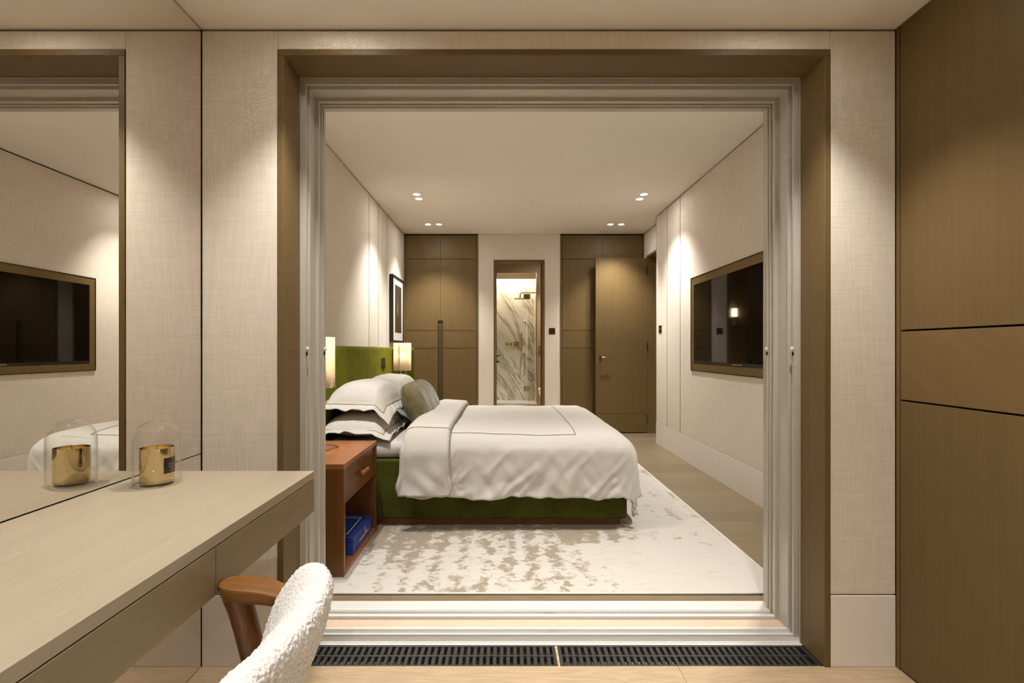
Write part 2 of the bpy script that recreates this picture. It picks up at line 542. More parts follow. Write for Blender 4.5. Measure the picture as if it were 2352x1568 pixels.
tr = thing('trim_1', (0, YF, 0), 'olive brown timber lining around the wide opening', 'door casing', kind='structure')
YL = 1.977
box('jamb_lining', M['veneer'], OX0 - .0215, OX0, YF - .003, YL, 0, OZ, tr, bevel=.0015)
box('jamb_lining', M['veneer'], OX1, OX1 + .0215, YF - .003, YL, 0, OZ, tr, bevel=.0015)
box('head_lining', M['veneer_h'], OX0 - .0215, OX1 + .0215, YF - .003, YL, OZ, OZ + .0215, tr, bevel=.0015)

# ---- the two sliding-door frames with their tracks
FX0, FX1, FZ = -.7825, 1.1435, 2.166
def mitred(a, b):
    n = len(a)
    return MB().add(list(a) + list(b), [tuple(range(n))[::-1], tuple(range(n, 2*n))] + [(i, (i+1) % n, n+(i+1) % n, n+i) for i in range(n)])
def frame_side(prof, base, sign):
    return mitred([(base + sign*s, yy, 0) for s, yy in prof], [(base + sign*s, yy, FZ - s) for s, yy in prof])
def sliding_frame(name, label, prof, prof_sill, latch_y):
    t = thing(name, (0, prof[0][1], 0), label, 'door frame', kind='structure')
    frame_side(prof, FX0, 1).build('jamb', M['alu'], t)
    frame_side(prof, FX1, -1).build('jamb', M['alu'], t)
    mitred([(FX0 + s, yy, FZ - s) for s, yy in prof], [(FX1 - s, yy, FZ - s) for s, yy in prof]).build('head', M['alu'], t)
    mitred([(FX0 + .004, yy + .0006, s) for s, yy in prof_sill], [(FX1 - .004, yy + .0006, s) for s, yy in prof_sill]).build('sill_track', M['alu_white'], t)
    for bx, sg in ((FX0, 1), (FX1, -1)):
        k = MB(); k.lathe([(.0, .008), (.004, .008), (.0065, .004), (.0065, -.004), (.004, -.008), (0, -.008)], (bx + sg*.03, latch_y, H + .003), 14)
        lk = k.build('latch_stud', M['alu_white'], t, smooth=True)
        box('latch_slot', M['bronze'], bx + sg*.03 - .003, bx + sg*.03 + .003, latch_y - .0075, latch_y - .0035, H - .022, H - .008, t)
    box('drain_slot', M['black'], .175, .215, prof_sill[0][1] + .03, prof_sill[0][1] + .034, .011, .017, t)
    return t
p1 = [(0,1.977),(.010,1.977),(.010,1.981),(.004,1.984),(.004,1.990),(.027,1.990),(.027,2.000),(.020,2.001),(.020,2.010),(.010,2.012),(.010,2.026),(.014,2.027),(.027,2.030),(.027,2.036),(.021,2.038),(.021,2.046),(.012,2.047),(.012,2.07),(0,2.07)]
p1s = [(0,1.977),(.003,1.977),(.003,1.985),(.009,1.987),(.016,1.988),(.016,1.990),(.027,1.990),(.027,2.000),(.012,2.001),(.012,2.026),(.027,2.028),(.027,2.036),(.021,2.038),(.021,2.046),(.012,2.047),(.012,2.07),(0,2.07)]
p2 = [(0,2.13),(.0245,2.13),(.0265,2.133),(.0265,2.146),(.018,2.148),(.012,2.15),(.012,2.162),(.0265,2.164),(.0265,2.172),(.019,2.174),(.019,2.184),(.028,2.186),(.028,2.196),(.012,2.198),(.012,2.252),(0,2.252)]
p2s = [(0,2.13),(.0245,2.13),(.0265,2.133),(.0265,2.146),(.012,2.148),(.012,2.164),(.0265,2.166),(.0265,2.172),(.021,2.173),(.021,2.178),(.0265,2.18),(.0285,2.185),(.0285,2.252),(0,2.252)]
sliding_frame('door_1', 'outer cream aluminium sliding door frame with ribbed tracks nearest the drain', p1, p1s, 1.995)
sliding_frame('door_2', 'inner cream aluminium sliding door frame with wide white sill beside the rug', p2, p2s, 2.19)
li = thing('trim_2', (0, 2.1, 0), 'cream lining boards between the two sliding door frames', 'lining', kind='structure')
box('lining_board', M['alu'], FX0 - .02, FX0 + .012, 2.07, 2.13, .012, FZ, li)
box('lining_board', M['alu'], FX1 - .012, FX1 + .02, 2.07, 2.13, .012, FZ, li)
box('lining_board', M['alu'], FX0, FX1, 2.07, 2.13, FZ - .012, FZ + .02, li)
st = thing('door_threshold', (0, 2.1, 0), 'peach limestone threshold slabs between the two door tracks', 'threshold', kind='structure')
sl = box('stone_slab', M['limestone'], FX0, -.146, 2.0705, 2.1295, -.02, .012, st, bevel=.001)
box('stone_slab', M['limestone'], -.1435, FX1, 2.0705, 2.1295, -.02, .0121, st, bevel=.001)
box('mortar', M['skirt'], FX0, FX1, 2.071, 2.129, -.03, .0105, st)

# ---- drain channel with two lengths of grating
tg = thing('drain_trough', (.18, 1.9, -.05), 'stone coloured drain channel under the black grating', 'drain', kind='structure')
k = MB().box(OX0, OX1, 1.836, 1.977, -.08, -.045)
k.box(OX0, OX1, 1.963, 1.977, -.045, -.004)
k.build('channel', M['dark_trough'], tg)
box('channel_edge', M['alu_white'], OX0, OX1, 1.9645, 1.977, -.004, .0015, tg)
bar_me = None
def grating(x0, x1, label):
    global bar_me
    t = thing('drain_grating', ((x0+x1)/2, 1.9, -.02), label, 'drain grating', 'black drain gratings in the doorway')
    yA, yB, yC = 1.838, 1.899, 1.963
    for a, b in ((yA, yA + .007), (yB - .004, yB + .004), (yC - .007, yC)):
        box('rail', M['black_plastic'], x0, x1, a, b, -.022, -.0005, t, bevel=.001)
    box('end_bar', M['black_plastic'], x0, x0 + .012, yA + .007, yC - .007, -.022, -.0008, t)
    box('end_bar', M['black_plastic'], x1 - .012, x1, yA + .007, yC - .007, -.022, -.0008, t)
    pitch, wbar = .0246, .0135
    for row, (a, b) in enumerate(((yA + .007, yB - .004), (yB + .004, yC - .007))):
        x = x0 + .012 + (pitch*.5 if row else .011)
        first = None
        while x + wbar < x1 - .014:
            if first is None:
                first = MB().box(-wbar/2, wbar/2, a, b, -.02, -.0015).build('bar', M['black_plastic'], None, bevel=.0012, seg=1)
                first.location = (x + wbar/2, 0, 0)
                adopt(first, t); o = first
            else:
                o = link(first.copy()); o.parent = t
                o.location = first.location + Vector((x + wbar/2 - xf, 0, 0))
            if o is first: xf = x + wbar/2
            x += pitch
    return t
grating(OX0 + .001, .196, 'longer black slotted plastic drain grating nearest the desk')
grating(.205, OX1 - .001, 'shorter black slotted plastic drain grating nearest the wardrobe')
box('joint_strip', M['dark_trough'], .1965, .2045, 1.838, 1.963, -.045, -.002, tg)

# ---- bedroom shell
bf = thing('floor_bedroom', (0, 4.5, 0), 'greyed oak board floor of the bedroom', 'floor', kind='structure')
box('subfloor', M['gap'], BX0 - .05, 2.05, YB0 - .0, YB1 + .1, -.06, -.012, bf)
y, rowi = YB0, 0
while y < YB1:
    y1 = min(y + .19, YB1 + .1)
    xs = [BX0 - .05]
    x = BX0 + random.uniform(.5, 1.6)
    while x < 1.75:
        xs.append(x); x += random.uniform(1.1, 1.7)
    xs.append(BX2 + .12)
    for a, b in zip(xs[:-1], xs[1:]):
        box('floor_board', M['oak_bed'], a + .0005, b - .0005, y + .0005, y1 - .0005, -.012, 0, bf)
    y = y1; rowi += 1
struct(box('ceiling_bedroom', M['paint'], BX0 - .1, BX2 + .15, YB0 - .02, YB1 + .02, BZ, BZ + .1), 'warm white plaster ceiling of the bedroom', 'ceiling')

wl = thing('wall_left_bedroom', (BX0, 4.5, 0), 'fabric panelled bedroom wall behind the olive headboard', 'wall', kind='structure')
box('wall_core', M['gap'], BX0 - .1, BX0 - .012, YB0 - .02, YB1 + .1, -.06, BZ + .05, wl)
for a, b in ((YB0, 5.27), (5.27, 5.66), (5.66, 6.08), (6.08, YB1)):
    box('fabric_panel', M['fabric_y'], BX0 - .012, BX0, a + .008, b - .008, .26, BZ - .014, wl, bevel=.0015)
box('skirting_board', M['skirt'], BX0 - .012, BX0 + .001, YB0, YB1, 0, .256, wl)
for yy in (5.27, 5.66, 6.08):
    box('seam_strip', M['gap'], BX0 - .012, BX0 - .0015, yy - .0079, yy + .0079, .26, BZ - .014, wl)

wr = thing('wall_right', (BX1, 4.5, 0), 'fabric panelled bedroom wall around the recessed television', 'wall', kind='structure')
box('wall_core', M['gap'], BX1 + .012, BX1 + .25, YB0 - .02, 6.19, -.06, BZ + .05, wr)
for a, b in ((YB0, 5.36), (5.36, 5.79), (5.79, 6.2)):
    box('fabric_panel', M['fabric_y'], BX1, BX1 + .012, a + .0065, b - (.0065 if b < 6 else 0), .26, BZ - .012, wr, bevel=.0015)
for yy in (5.36, 5.79):
    box('seam_strip', M['gap'], BX1 + .0015, BX1 + .012, yy - .0064, yy + .0064, .26, BZ - .012, wr)
box('fabric_panel', M['fabric'], BX1 + .0, BX1 + .26, 6.19, 6.2, 0, BZ - .012, wr)
br = struct(box('baseboard_right', M['skirt'], BX1 - .001, BX1 + .012, YB0, 6.2, 0, .257, bevel=.0015), 'tall cream painted skirting below the television wall', 'skirting')

we = thing('wall_right_entrance', (BX2, 6.6, 0), 'short fabric covered wall over the bedroom entrance', 'wall', kind='structure')
box('wall_core', M['gap'], BX2 + .012, BX2 + .12, 6.19, YB1 + .1, 2.40, BZ + .05, we)
box('wall_core', M['gap'], BX2 + .012, BX2 + .12, 7.0, YB1 + .1, -.06, 2.40, we)
box('fabric_panel', M['fabric_y'], BX2, BX2 + .012, 6.2, YB1, 2.385, BZ - .012, we, bevel=.001)
box('fabric_panel', M['fabric_y'], BX2, BX2 + .012, 6.99, YB1, .0, 2.385, we, bevel=.001)
t3 = thing('trim_3', (BX2, 6.6, 0), 'olive brown timber lining of the bedroom entrance', 'door casing', kind='structure')
box('jamb_lining', M['veneer'], BX2 - .004, BX2 + .16, 6.955, 6.99, 0, 2.385, t3, bevel=.001)
box('jamb_lining', M['veneer'], BX2 - .004, BX2 + .16, 6.2, 6.235, 0, 2.385, t3, bevel=.001)
box('head_lining', M['veneer'], BX2 - .004, BX2 + .16, 6.235, 6.955, 2.355, 2.385, t3, bevel=.001)
hall = thing('wall_hall', (3.0, 6.6, 0), 'dim hall walls beyond the bedroom entrance', 'wall', kind='structure')
hb = MB(); hb.box(3.0, 3.05, 5.6, 7.8, 0, 2.5); hb.box(2.1, 3.0, 7.75, 7.8, 0, 2.5); hb.box(2.1, 3.0, 5.6, 5.65, 0, 2.5)
hb.box(2.05, 3.05, 5.6, 7.8, 2.45, 2.5); hb.box(2.06, 3.05, 5.6, 7.8, -.05, 0)
hb.build('hall_wall', M['fabric'], hall)

# ---- bedroom back wall with the bathroom doorway
KX0, KX1 = -.3415, .791
DX0, DX1, DZ = -.126, .575, 2.357
wb = thing('wall_back_bedroom', (.2, YB1, 0), 'fabric covered wall around the narrow bathroom doorway', 'wall', kind='structure')
cb = MB(); cb.box(-1.5, DX0, YB1 + .012, YB1 + .13, -.06, BZ + .05); cb.box(DX1, 2.1, YB1 + .012, YB1 + .13, -.06, BZ + .05)
cb.box(DX0, DX1, YB1 + .012, YB1 + .13, DZ, BZ + .05); cb.build('wall_core', M['gap'], wb)
box('fabric_panel', M['fabric'], KX0, DX0, YB1, YB1 + .012, .26, BZ - .002, wb, bevel=.001)
box('fabric_panel', M['fabric'], DX1, KX1, YB1, YB1 + .012, .26, BZ - .002, wb, bevel=.001)
box('fabric_panel', M['fabric'], DX0, DX1, YB1, YB1 + .012, DZ, BZ - .002, wb, bevel=.001)
box('skirting_board', M['skirt'], KX0, DX0, YB1, YB1 + .012, 0, .256, wb)
box('skirting_board', M['skirt'], DX1, KX1, YB1, YB1 + .012, 0, .256, wb)
t4 = thing('trim_4', (.22, YB1, 0), 'olive brown timber frame of the narrow bathroom doorway', 'door casing', kind='structure')
box('jamb_lining', M['veneer'], DX0, DX0 + .034, YB1 - .006, YB1 + .14, 0, DZ, t4, bevel=.001)
box('jamb_lining', M['veneer'], DX1 - .034, DX1, YB1 - .006, YB1 + .14, 0, DZ, t4, bevel=.001)
box('head_lining', M['veneer_h'], DX0 + .034, DX1 - .034, YB1 - .006, YB1 + .14, DZ - .034, DZ, t4, bevel=.001)
box('door_stop', M['veneer'], DX1 - .052, DX1 - .034, YB1 + .05, YB1 + .07, 0, DZ - .034, t4)

# ---- bathroom shell
YP = 9.6                       # plane of the shower front
PX0, PX1, PZ0, PZ1 = -.35, .632, .136, 2.54
bt = thing('wall_bathroom', (.2, 8.4, 0), 'warm brown timber walls of the bathroom seen through the narrow doorway', 'wall', kind='structure')
k = MB(); k.box(-1.3, -1.25, 7.26, YP, 0, 2.76); k.box(1.3, 1.35, 7.26, YP, 0, 2.76)
k.box(-1.3, PX0, YP, YP + .06, 0, 2.76); k.box(PX1, 1.35, YP, YP + .06, 0, 2.76); k.box(PX0, PX1, YP, YP + .06, PZ1, 2.76)
k.build('timber_wall', M['bath_wall'], bt)
box('step_panel', M['bath_wall'], PX0, PX1, YP, YP + .06, 0, PZ0 - .03, bt)
struct(box('ceiling_bathroom', M['paint'], -1.3, 1.35, 7.26, YP + .06, 2.76, 2.8), 'pale plaster ceiling of the bathroom', 'ceiling')
struct(box('ceiling_shower', M['paint'], -1.3, 1.35, YP + .06, 10.62, 2.66, 2.8), 'lower pale plaster ceiling inside the shower', 'ceiling')
struct(box('floor_bathroom', M['bath_floor'], -1.3, 1.35, 7.24, 10.62, -.06, 0), 'pale stone floor of the bathroom', 'floor')
sw = thing('wall_shower', (.1, 10.5, 0), 'pale marble shower walls with slanting grey and gold veins', 'wall', kind='structure')
box('marble_slab', M['marble'], PX0 - .2, PX1 + .2, 10.5, 10.56, 0, 2.66, sw)
box('marble_slab', M['marble'], PX0 - .2, PX0 - .15, YP + .06, 10.5, 0, 2.66, sw)
box('marble_slab', M['marble'], PX1 + .0, PX1 + .05, YP + .06, 10.5, 0, 2.66, sw)
box('cove_lip', M['bath_floor'], PX0 - .15, PX1, 10.33, 10.36, 2.53, 2.66, sw)
box('shower_tray', M['ceramic'], PX0 - .15, PX1, YP + .06, 10.5, 0, .10, sw)
box('threshold_bar', M['bath_floor'], PX0, PX1, YP - .01, YP + .08, PZ0 - .03, PZ0 + .01, sw)
box('trim_bar', M['brass_soft'], PX1 - .016, PX1, YP - .012, YP, PZ0, PZ1, sw)
led = tag(box('led_strip', M['led'], PX0 - .14, PX1 - .01, 10.40, 10.43, 2.635, 2.65), 'warm light strip hidden above the marble shower wall', 'light strip')
mt = tag(box('bath_mat', M['ceramic'], -.1, .38, 8.9, 9.4, 0, .03, bevel=.01), 'white bath mat on the bathroom floor before the shower', 'bath mat')
for (x, y, z, e, sx, sy) in ((.1, 10.415, 2.625, 9, .8, .03),):
    L = bpy.data.lights.new('shower_strip_light', 'AREA'); L.shape = 'RECTANGLE'; L.size = sx; L.size_y = sy; L.energy = e; L.color = (1, .92, .80)
    o = link(bpy.data.objects.new('shower_strip_light', L)); o.location = (x, y, z)

# ------------------------------------------------------------------ ceiling downlights (they carry the room's light)
def spot_light(name, loc, energy, angle=SPOT, blend=.75):
    L = bpy.data.lights.new(name, 'SPOT'); L.energy = energy; L.color = WARM; L.spot_size = angle; L.spot_blend = blend; L.shadow_soft_size = .03
    o = link(bpy.data.objects.new(name, L)); o.location = loc
    return o
def downlight(spots, zc, energy, label, group, r=.036, wide_fill=.014):
    cx = sum(p[0] for p in spots)/len(spots); cy = sum(p[1] for p in spots)/len(spots)
    t = thing('ceiling_downlight', (cx, cy, zc), label, 'downlight', group)
    for (x, y) in spots:
        MB().lathe([(r, 0), (r + .005, 0), (r + .005, -.0025), (r, -.003), (r - .002, 0)], (x, y, zc), 28, cap=False).build('trim_ring', M['paint'], t, smooth=False)
        MB().lathe([(r - .001, -.0005), (r - .001, -.0015)], (x, y, zc), 28).build('lens', M['lens'], t)
        L = spot_light('downlight_beam', (x, y, zc - .012), energy)
        adopt(L, t)
    A = bpy.data.lights.new('downlight_fill', 'AREA'); A.shape = 'DISK'; A.size = .07; A.energy = energy*wide_fill*len(spots); A.color = WARM  # wide fill light added at each downlight to brighten the walls
    ao = link(bpy.data.objects.new('downlight_fill', A)); ao.location = (cx, cy, zc - .006); adopt(ao, t)
    return t
g = 'round recessed downlights in the bedroom ceiling'
downlight([(-.884, 5.313), (-.887, 5.467)], BZ, BED_W, 'twin ceiling downlight on the headboard side, nearer pair', g)
downlight([(1.4465, 5.313), (1.446, 5.48)], BZ, BED_W, 'twin ceiling downlight on the television side, nearer pair', g)
downlight([(-.952, 6.586), (-.8136, 6.586)], BZ, BED_W*.95, 'twin ceiling downlight in front of the wardrobe beside the headboard', g)
downlight([(1.367, 6.586), (1.505, 6.586)], BZ, BED_W*.95, 'twin ceiling downlight above the open entrance door', g)
downlight([(-.885, 2.62), (-.885, 2.77)], BZ, BED_W*.98, 'twin ceiling downlight above the bedside table', g)
downlight([(1.446, 2.62), (1.446, 2.77)], BZ, BED_W*.98, 'twin ceiling downlight above the near end of the rug', g)
g = 'round recessed downlights in the dressing room ceiling'
downlight([(-.54, 1.60)], ZC, FRONT_W*1.1, 'ceiling downlight over the desk end by the opening', g, wide_fill=.012)
downlight([(.90, 1.56)], ZC, FRONT_W*1.1, 'ceiling downlight by the opening on the wardrobe side', g, wide_fill=.012)
downlight([(-.54, .55)], ZC, FRONT_W*.8, 'ceiling downlight over the chair at the desk', g, wide_fill=.025)
downlight([(.90, .50)], ZC, FRONT_W, 'ceiling downlight beside the wardrobe doors', g, wide_fill=.02)
downlight([(-.35, -.55)], ZC, FRONT_W*1.3, 'ceiling downlight at the closed end on the desk side', g, wide_fill=.07)
downlight([(.85, -.55)], ZC, FRONT_W*1.3, 'ceiling downlight at the closed end on the wardrobe side', g, wide_fill=.07)
downlight([(-.1, 8.2)], 2.76, 50, 'ceiling downlight inside the bathroom behind the open door', None)
downlight([(.72, 9.0)], 2.76, 60, 'unseen fill light added above the toilet', None, wide_fill=.03)  # unseen lamp, added to brighten the toilet and the brown wall

# ------------------------------------------------------------------ dressing room: mirror, desk, wardrobe
mr = thing('wall_mirror', (XM, .2, 0), 'full height wall mirror behind the desk', 'mirror')
box('mirror_panel', M['mirror'], XM - .005, XM, YBK + .01, YF - .004, .7555, ZC - .006, mr)
box('mirror_panel', M['mirror'], XM - .005, XM, YBK + .01, YF - .004, .003, .7525, mr)

dk = thing('desk', (-.82, .6, .63), 'pale oak floating desk with drawer fronts mounted on the mirror wall', 'desk')
DT, DB, DE, DF = .752, .630, 1.576, -.573
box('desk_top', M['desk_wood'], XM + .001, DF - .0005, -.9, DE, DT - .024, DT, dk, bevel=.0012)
box('carcass', M['desk_front_shaded'], XM + .001, DF - .021, -.9, DE - .002, DB + .001, DT - .0245, dk)
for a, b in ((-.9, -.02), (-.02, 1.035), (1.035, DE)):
    box('drawer_front', M['desk_front_shaded'], DF - .02, DF, a + .0012, b - .0012, DB, DT - .0262, dk, bevel=.001)

wd = thing('wardrobe', (XR, .3, 0), 'olive brown built-in wardrobe beside the opening with slanted grain band', 'wardrobe')
box('filler_strip', M['veneer'], XR, XR + .03, 1.8125, YF - .003, 0, ZC - .002, wd)
for a, b in ((.62, 1.8085), (-.58, .617), (YBK, -.583)):
    box('upper_panel', M['veneer'], XR, XR + .02, a, b, 1.189, ZC - .003, wd, bevel=.0008)
    box('middle_band', M['veneer_diag'], XR + .0005, XR + .02, a, b, .947, 1.183, wd, bevel=.0008)
    box('lower_panel', M['veneer'], XR, XR + .02, a, b, .008, .941, wd, bevel=.0008)
box('carcass', M['gap'], XR + .0202, XR + .1, YBK, YF, 0, ZC - .001, wd)

# ---- candle under a glass dome
CX, CY, CZ = -.948, 1.42, DT
cd = thing('candle', (CX, CY, CZ), 'brass candle cup with black label under the glass dome', 'candle')
r = .0415
MB().lathe([(0, .004), (r-.003, .004), (r-.001, .005), (r, .007), (r, .098), (r-.0012, .0985), (r-.002, .098), (r-.002, .012), (0, .012)], (CX, CY, CZ + .003), 56, cap=False).build('brass_cup', M['brass'], cd, smooth=True).modifiers.new('edge', 'EDGE_SPLIT').split_angle = .6
MB().lathe([(0, .075), (r-.0025, .075), (r-.0025, .07), (0, .07)], (CX, CY, CZ), 40, cap=False).build('wax', M['wax'], cd)
MB().tube([(CX, CY, CZ+.074), (CX+.001, CY, CZ+.086)], .0012, 6).build('wick', M['black'], cd)
def on_cup(u, z, lift):
    a = a0 + u/r
    return (CX + (r+lift)*math.cos(a), CY + (r+lift)*math.sin(a), z)
a0 = math.radians(4)           # label faces the room, half turned from the desk chair
zc = CZ + .055
mbl = MB(); nn = 14; wl_ = .056
mbl.rings([[on_cup(-wl_/2 + wl_*i/nn, zc - .022, .0004) for i in range(nn+1)], [on_cup(-wl_/2 + wl_*i/nn, zc + .020, .0004) for i in range(nn+1)]], cap=False, close=False)
lb = mbl.build('label', M['label_black'], cd, smooth=True)
for txt, size, dz in (('C O T T O N', .0062, .003), ('A U S T I N', .0062, -.0045)):
    vs, fs = text_mesh(txt, size)
    MB().add([on_cup(v.x, zc + dz + v.y, .0009) for v in vs], fs).build('lettering', M['gold_print'], lb)
for dz, w in ((.0165, .016), (-.0115, .02), (-.0165, .026)):
    k = MB()
    for q in range(9):
        u0 = -w/2 + w*q/9
        k.rings([[on_cup(u0, zc+dz-.0005, .0009), on_cup(u0 + w/9*.62, zc+dz-.0005, .0009)], [on_cup(u0, zc+dz+.0006, .0009), on_cup(u0 + w/9*.62, zc+dz+.0006, .0009)]], cap=False, close=False)
    k.build('fine_print', M['gold_print'], lb)
R, hh = .0575, .176
prof = [(R+.004, .0), (R+.004, .003), (R, .0045), (R, hh-R*.92)] + [(R*math.cos(t), hh-R*.92+R*.92*math.sin(t)) for t in [PI/2*i/14 for i in range(1, 14)]] + [(.0004, hh)]
q = .0022
prof_in = [(max(0.0003, a-q), b-(q if i > 3 else 0)) for i, (a, b) in enumerate(prof)][3:]
dome = MB().lathe(prof + prof_in[::-1] + [(R-q, .0045), (R-q, 0), (R+.004, 0)], (CX, CY, CZ + .0008), 64, cap=False)
tag(dome.build('glass_dome', M['glass'], None, smooth=True), 'clear glass dome covering the brass candle on the desk', 'glass dome')

# ---- chair with bouclé back and walnut arms
ch = thing('armchair', (-.62, .72, 0), 'walnut desk chair with white boucle backrest pulled up to the desk', 'chair')
def backrest():
    nu, nv = 120, 56
    rings = []
    cyc = .70                    # centre of the back along the desk
    half = .272
    for i in range(nu + 1):
        s = -1 + 2*i/nu
        e = max(0.02, (1 - abs(s)**7))**.5            # rounded ends
        yy = cyc + half*s
        xx = -.322 - .075*s*s - .01*abs(s)**6
        hgt = .115*e*(1-.10*s*s); thick = .038*(e**.6)
        zc_ = .646
        ring = []
        for j in range(nv):
            a = 2*PI*j/nv
            ca, sa = math.cos(a), math.sin(a)
            dx = thick*math.copysign(abs(ca)**.75, ca); dz = hgt*math.copysign(abs(sa)**.8, sa)
            lean = dz*.42
            ring.append(Vector((xx + dx + lean, yy + .0, zc_ + dz)))
        rings.append(ring)
    k = MB().rings(rings, cap=True)
    o = k.build('backrest', M['boucle'], ch, smooth=True)
    bm = bmesh.new(); bm.from_mesh(o.data)
    bmesh.ops.subdivide_edges(bm, edges=bm.edges[:], cuts=2, use_grid_fill=True)
    bm.normal_update()
    for v in bm.verts:
        p = v.co
        n1 = noise.noise(p*150); n2 = noise.noise(p*260 + Vector((3, 7, 1))); n3 = noise.noise(p*18)
        v.co = p + v.normal*(abs(n1)*.0034 + n2*.0014 + n3*.002)
    bm.to_mesh(o.data); bm.free()
    o.data.polygons.foreach_set('use_smooth', [True]*len(o.data.polygons))
    return o
backrest()
def arm(yc, sg):
    # paddle shaped armrest, lofted through sections from the front tip to the back
    secs = [(-.5695, .001, .014, .006), (-.568, .001, .034, .016), (-.560, .001, .055, .028), (-.545, .0, .068, .036), (-.52, -.001, .074, .038), (-.49, -.004, .070, .034), (-.45, -.009, .058, .030), (-.42, -.012, .050, .028), (-.395, -.014, .044, .028)]
    rg = []
    for (x, dz, w, h) in secs:
        y_ = yc - sg*.55*max(0, (x + .47))
        z_ = .648 + dz
        ring = []
        n_ = 18
        for j in range(n_):
            a = 2*PI*j/n_
            ca, sa = math.cos(a), math.sin(a)
            if sa > 0: zz = z_ + .003*sa**.5
            else: zz = z_ - h*abs(sa)**.75*1.0
            ring.append((x, y_ + w/2*math.copysign(abs(ca)**.8, ca), zz))
        rg.append(ring)
    MB().rings(rg).build('armrest', M['walnut_arm'], ch, smooth=True, sub=1)
    lp = [(-.541, yc, .640), (-.537, yc, .620), (-.531, yc, .600), (-.521, yc, .565), (-.503, yc - sg*.002, .50), (-.468, yc - sg*.004, .38), (-.402, yc - sg*.008, .15), (-.36, yc - sg*.01, .002)]
    MB().tube(lp, [.031, .0275, .0252, .0245, .024, .022, .018, .014], 20).build('leg', M['walnut'], ch, smooth=True)
arm(1.05, 1); arm(.35, -1)
for yy in (.45, .95):
    MB().tube([(-.43, yy, .47), (-.42, yy, .40), (-.37, yy, .2), (-.32, yy, .002)], [.019, .019, .017, .013], 16).build('leg', M['walnut'], ch, smooth=True)
    MB().tube([(-.43, yy + (.06 if yy < .7 else -.06), .44), (-.395, yy + (.06 if yy < .7 else -.06), .56)], .014, 12).build('back_bracket', M['walnut'], ch, smooth=True)
MB().box(-.80, -.36, .44, .98, .405, .475).build('seat', M['boucle'], ch, bevel=.03, seg=4)
MB().box(-.78, -.34, .42, 1.00, .375, .402).build('seat_frame', M['walnut'], ch, bevel=.008)

# ------------------------------------------------------------------ bedroom wardrobes on the back wall
def notch_panel(x0, x1, z0, z1, nx0, nx1, nz, side):
    if side == 'r': return [(x0, z0), (nx0, z0), (nx0, nz), (x1, nz), (x1, z1), (x0, z1)]
    return [(nx1, z0), (x1, z0), (x1, z1), (x0, z1), (x0, nz), (nx1, nz)]
def back_wardrobe(x0, x1, xm, label, grip):
    t = thing('built_in_wardrobe', ((x0+x1)/2, YB1, 0), label, 'wardrobe')
    yv0, yv1 = YB1 - .012, YB1 + .006
    box('carcass', M['veneer_dark'], x0, x1, yv1, YB1 + .0115, 0, BZ - .016, t)
    box('side_strip', M['veneer'], x0 + .001, x0 + .022, yv0, yv1, 0, BZ - .018, t)
    box('side_strip', M['veneer'], x1 - .022, x1 - .001, yv0, yv1, 0, BZ - .018, t)
    rows = [('top_door', 2.369, BZ - .02), ('door_panel', 1.387, 2.363), ('door_band', 1.142, 1.381), ('door_panel', .02, 1.136)]
    n0, n1, nz = xm - .036, xm + .034, 1.523
    for nm, z0, z1 in rows:
        for side, a, b in (('r', x0 + .026, xm - .0015), ('l', xm + .0015, x1 - .026)):
            mat = M['veneer_h'] if nm == 'door_band' else M['veneer']
            if grip and z0 < nz < z1:
                MB().prism(notch_panel(a, b, z0, z1, n0, n1, nz, side), 'y', yv0, yv1 - .002).build(nm, mat, t)
            elif grip and z1 < nz:
                aa, bb_ = (a, n0) if side == 'r' else (n1, b)
                box(nm, mat, aa, bb_, yv0, yv1 - .002, z0, z1, t)
            else:
                box(nm, mat, a, b, yv0, yv1 - .002, z0, z1, t, bevel=.0008, seg=1)
    if grip:
        box('grip_recess', M['veneer_dark'], n0 + .006, n1 - .006, yv0 + .012, yv1, .02, nz - .01, t)
        box('grip_edge', M['bronze'], n0, n0 + .006, yv0 - .001, yv1, .02, nz, t)
        box('grip_edge', M['bronze'], n1 - .006, n1, yv0 - .001, yv1, .02, nz, t)
        box('grip_edge', M['bronze'], n0 + .006, n1 - .006, yv0 - .001, yv1, nz - .01, nz, t)
    return t
back_wardrobe(BX0 + .002, KX0 - .001, -.857, 'olive brown built-in wardrobe with long recessed grip beside the headboard', True)
back_wardrobe(KX1 + .001, BX2 - .003, 1.364, 'olive brown built-in wardrobe behind the open entrance door', False)

# ---- open entrance door against the wardrobe
ed = thing('door', (1.935, 6.975, 0), 'olive brown entrance door standing open against the back wardrobe', 'door')
ex0, ex1 = 1.247, 1.934
box('door_leaf', M['veneer'], ex0, ex1, 6.955, 6.998, .262, 2.35, ed, bevel=.001)
box('kick_panel', M['veneer_h'], ex0, ex1, 6.955, 6.998, .012, .258, ed, bevel=.001)
hz = 1.018
k = MB(); k.tube([(ex0 + .065, 6.956, hz), (ex0 + .065, 6.943, hz)], .019, 20)
hd = k.build('handle', M['bronze'], ed, smooth=False)
MB().tube([(ex0 + .065, 6.945, hz), (ex0 + .065, 6.918, hz), (ex0 + .072, 6.906, hz), (ex0 + .085, 6.903, hz), (ex0 + .19, 6.903, hz)], .0075, 12).build('lever', M['brass_soft'], hd, smooth=True)
box('latch_plate', M['black'], ex0 - .002, ex0 + .001, 6.965, 6.99, hz - .03, hz + .03, ed)
for z in (2.19, 1.165, .20):
    box('hinge', M['black'], 1.929, 1.938, 6.944, 6.957, z - .055, z + .055, ed, bevel=.002)

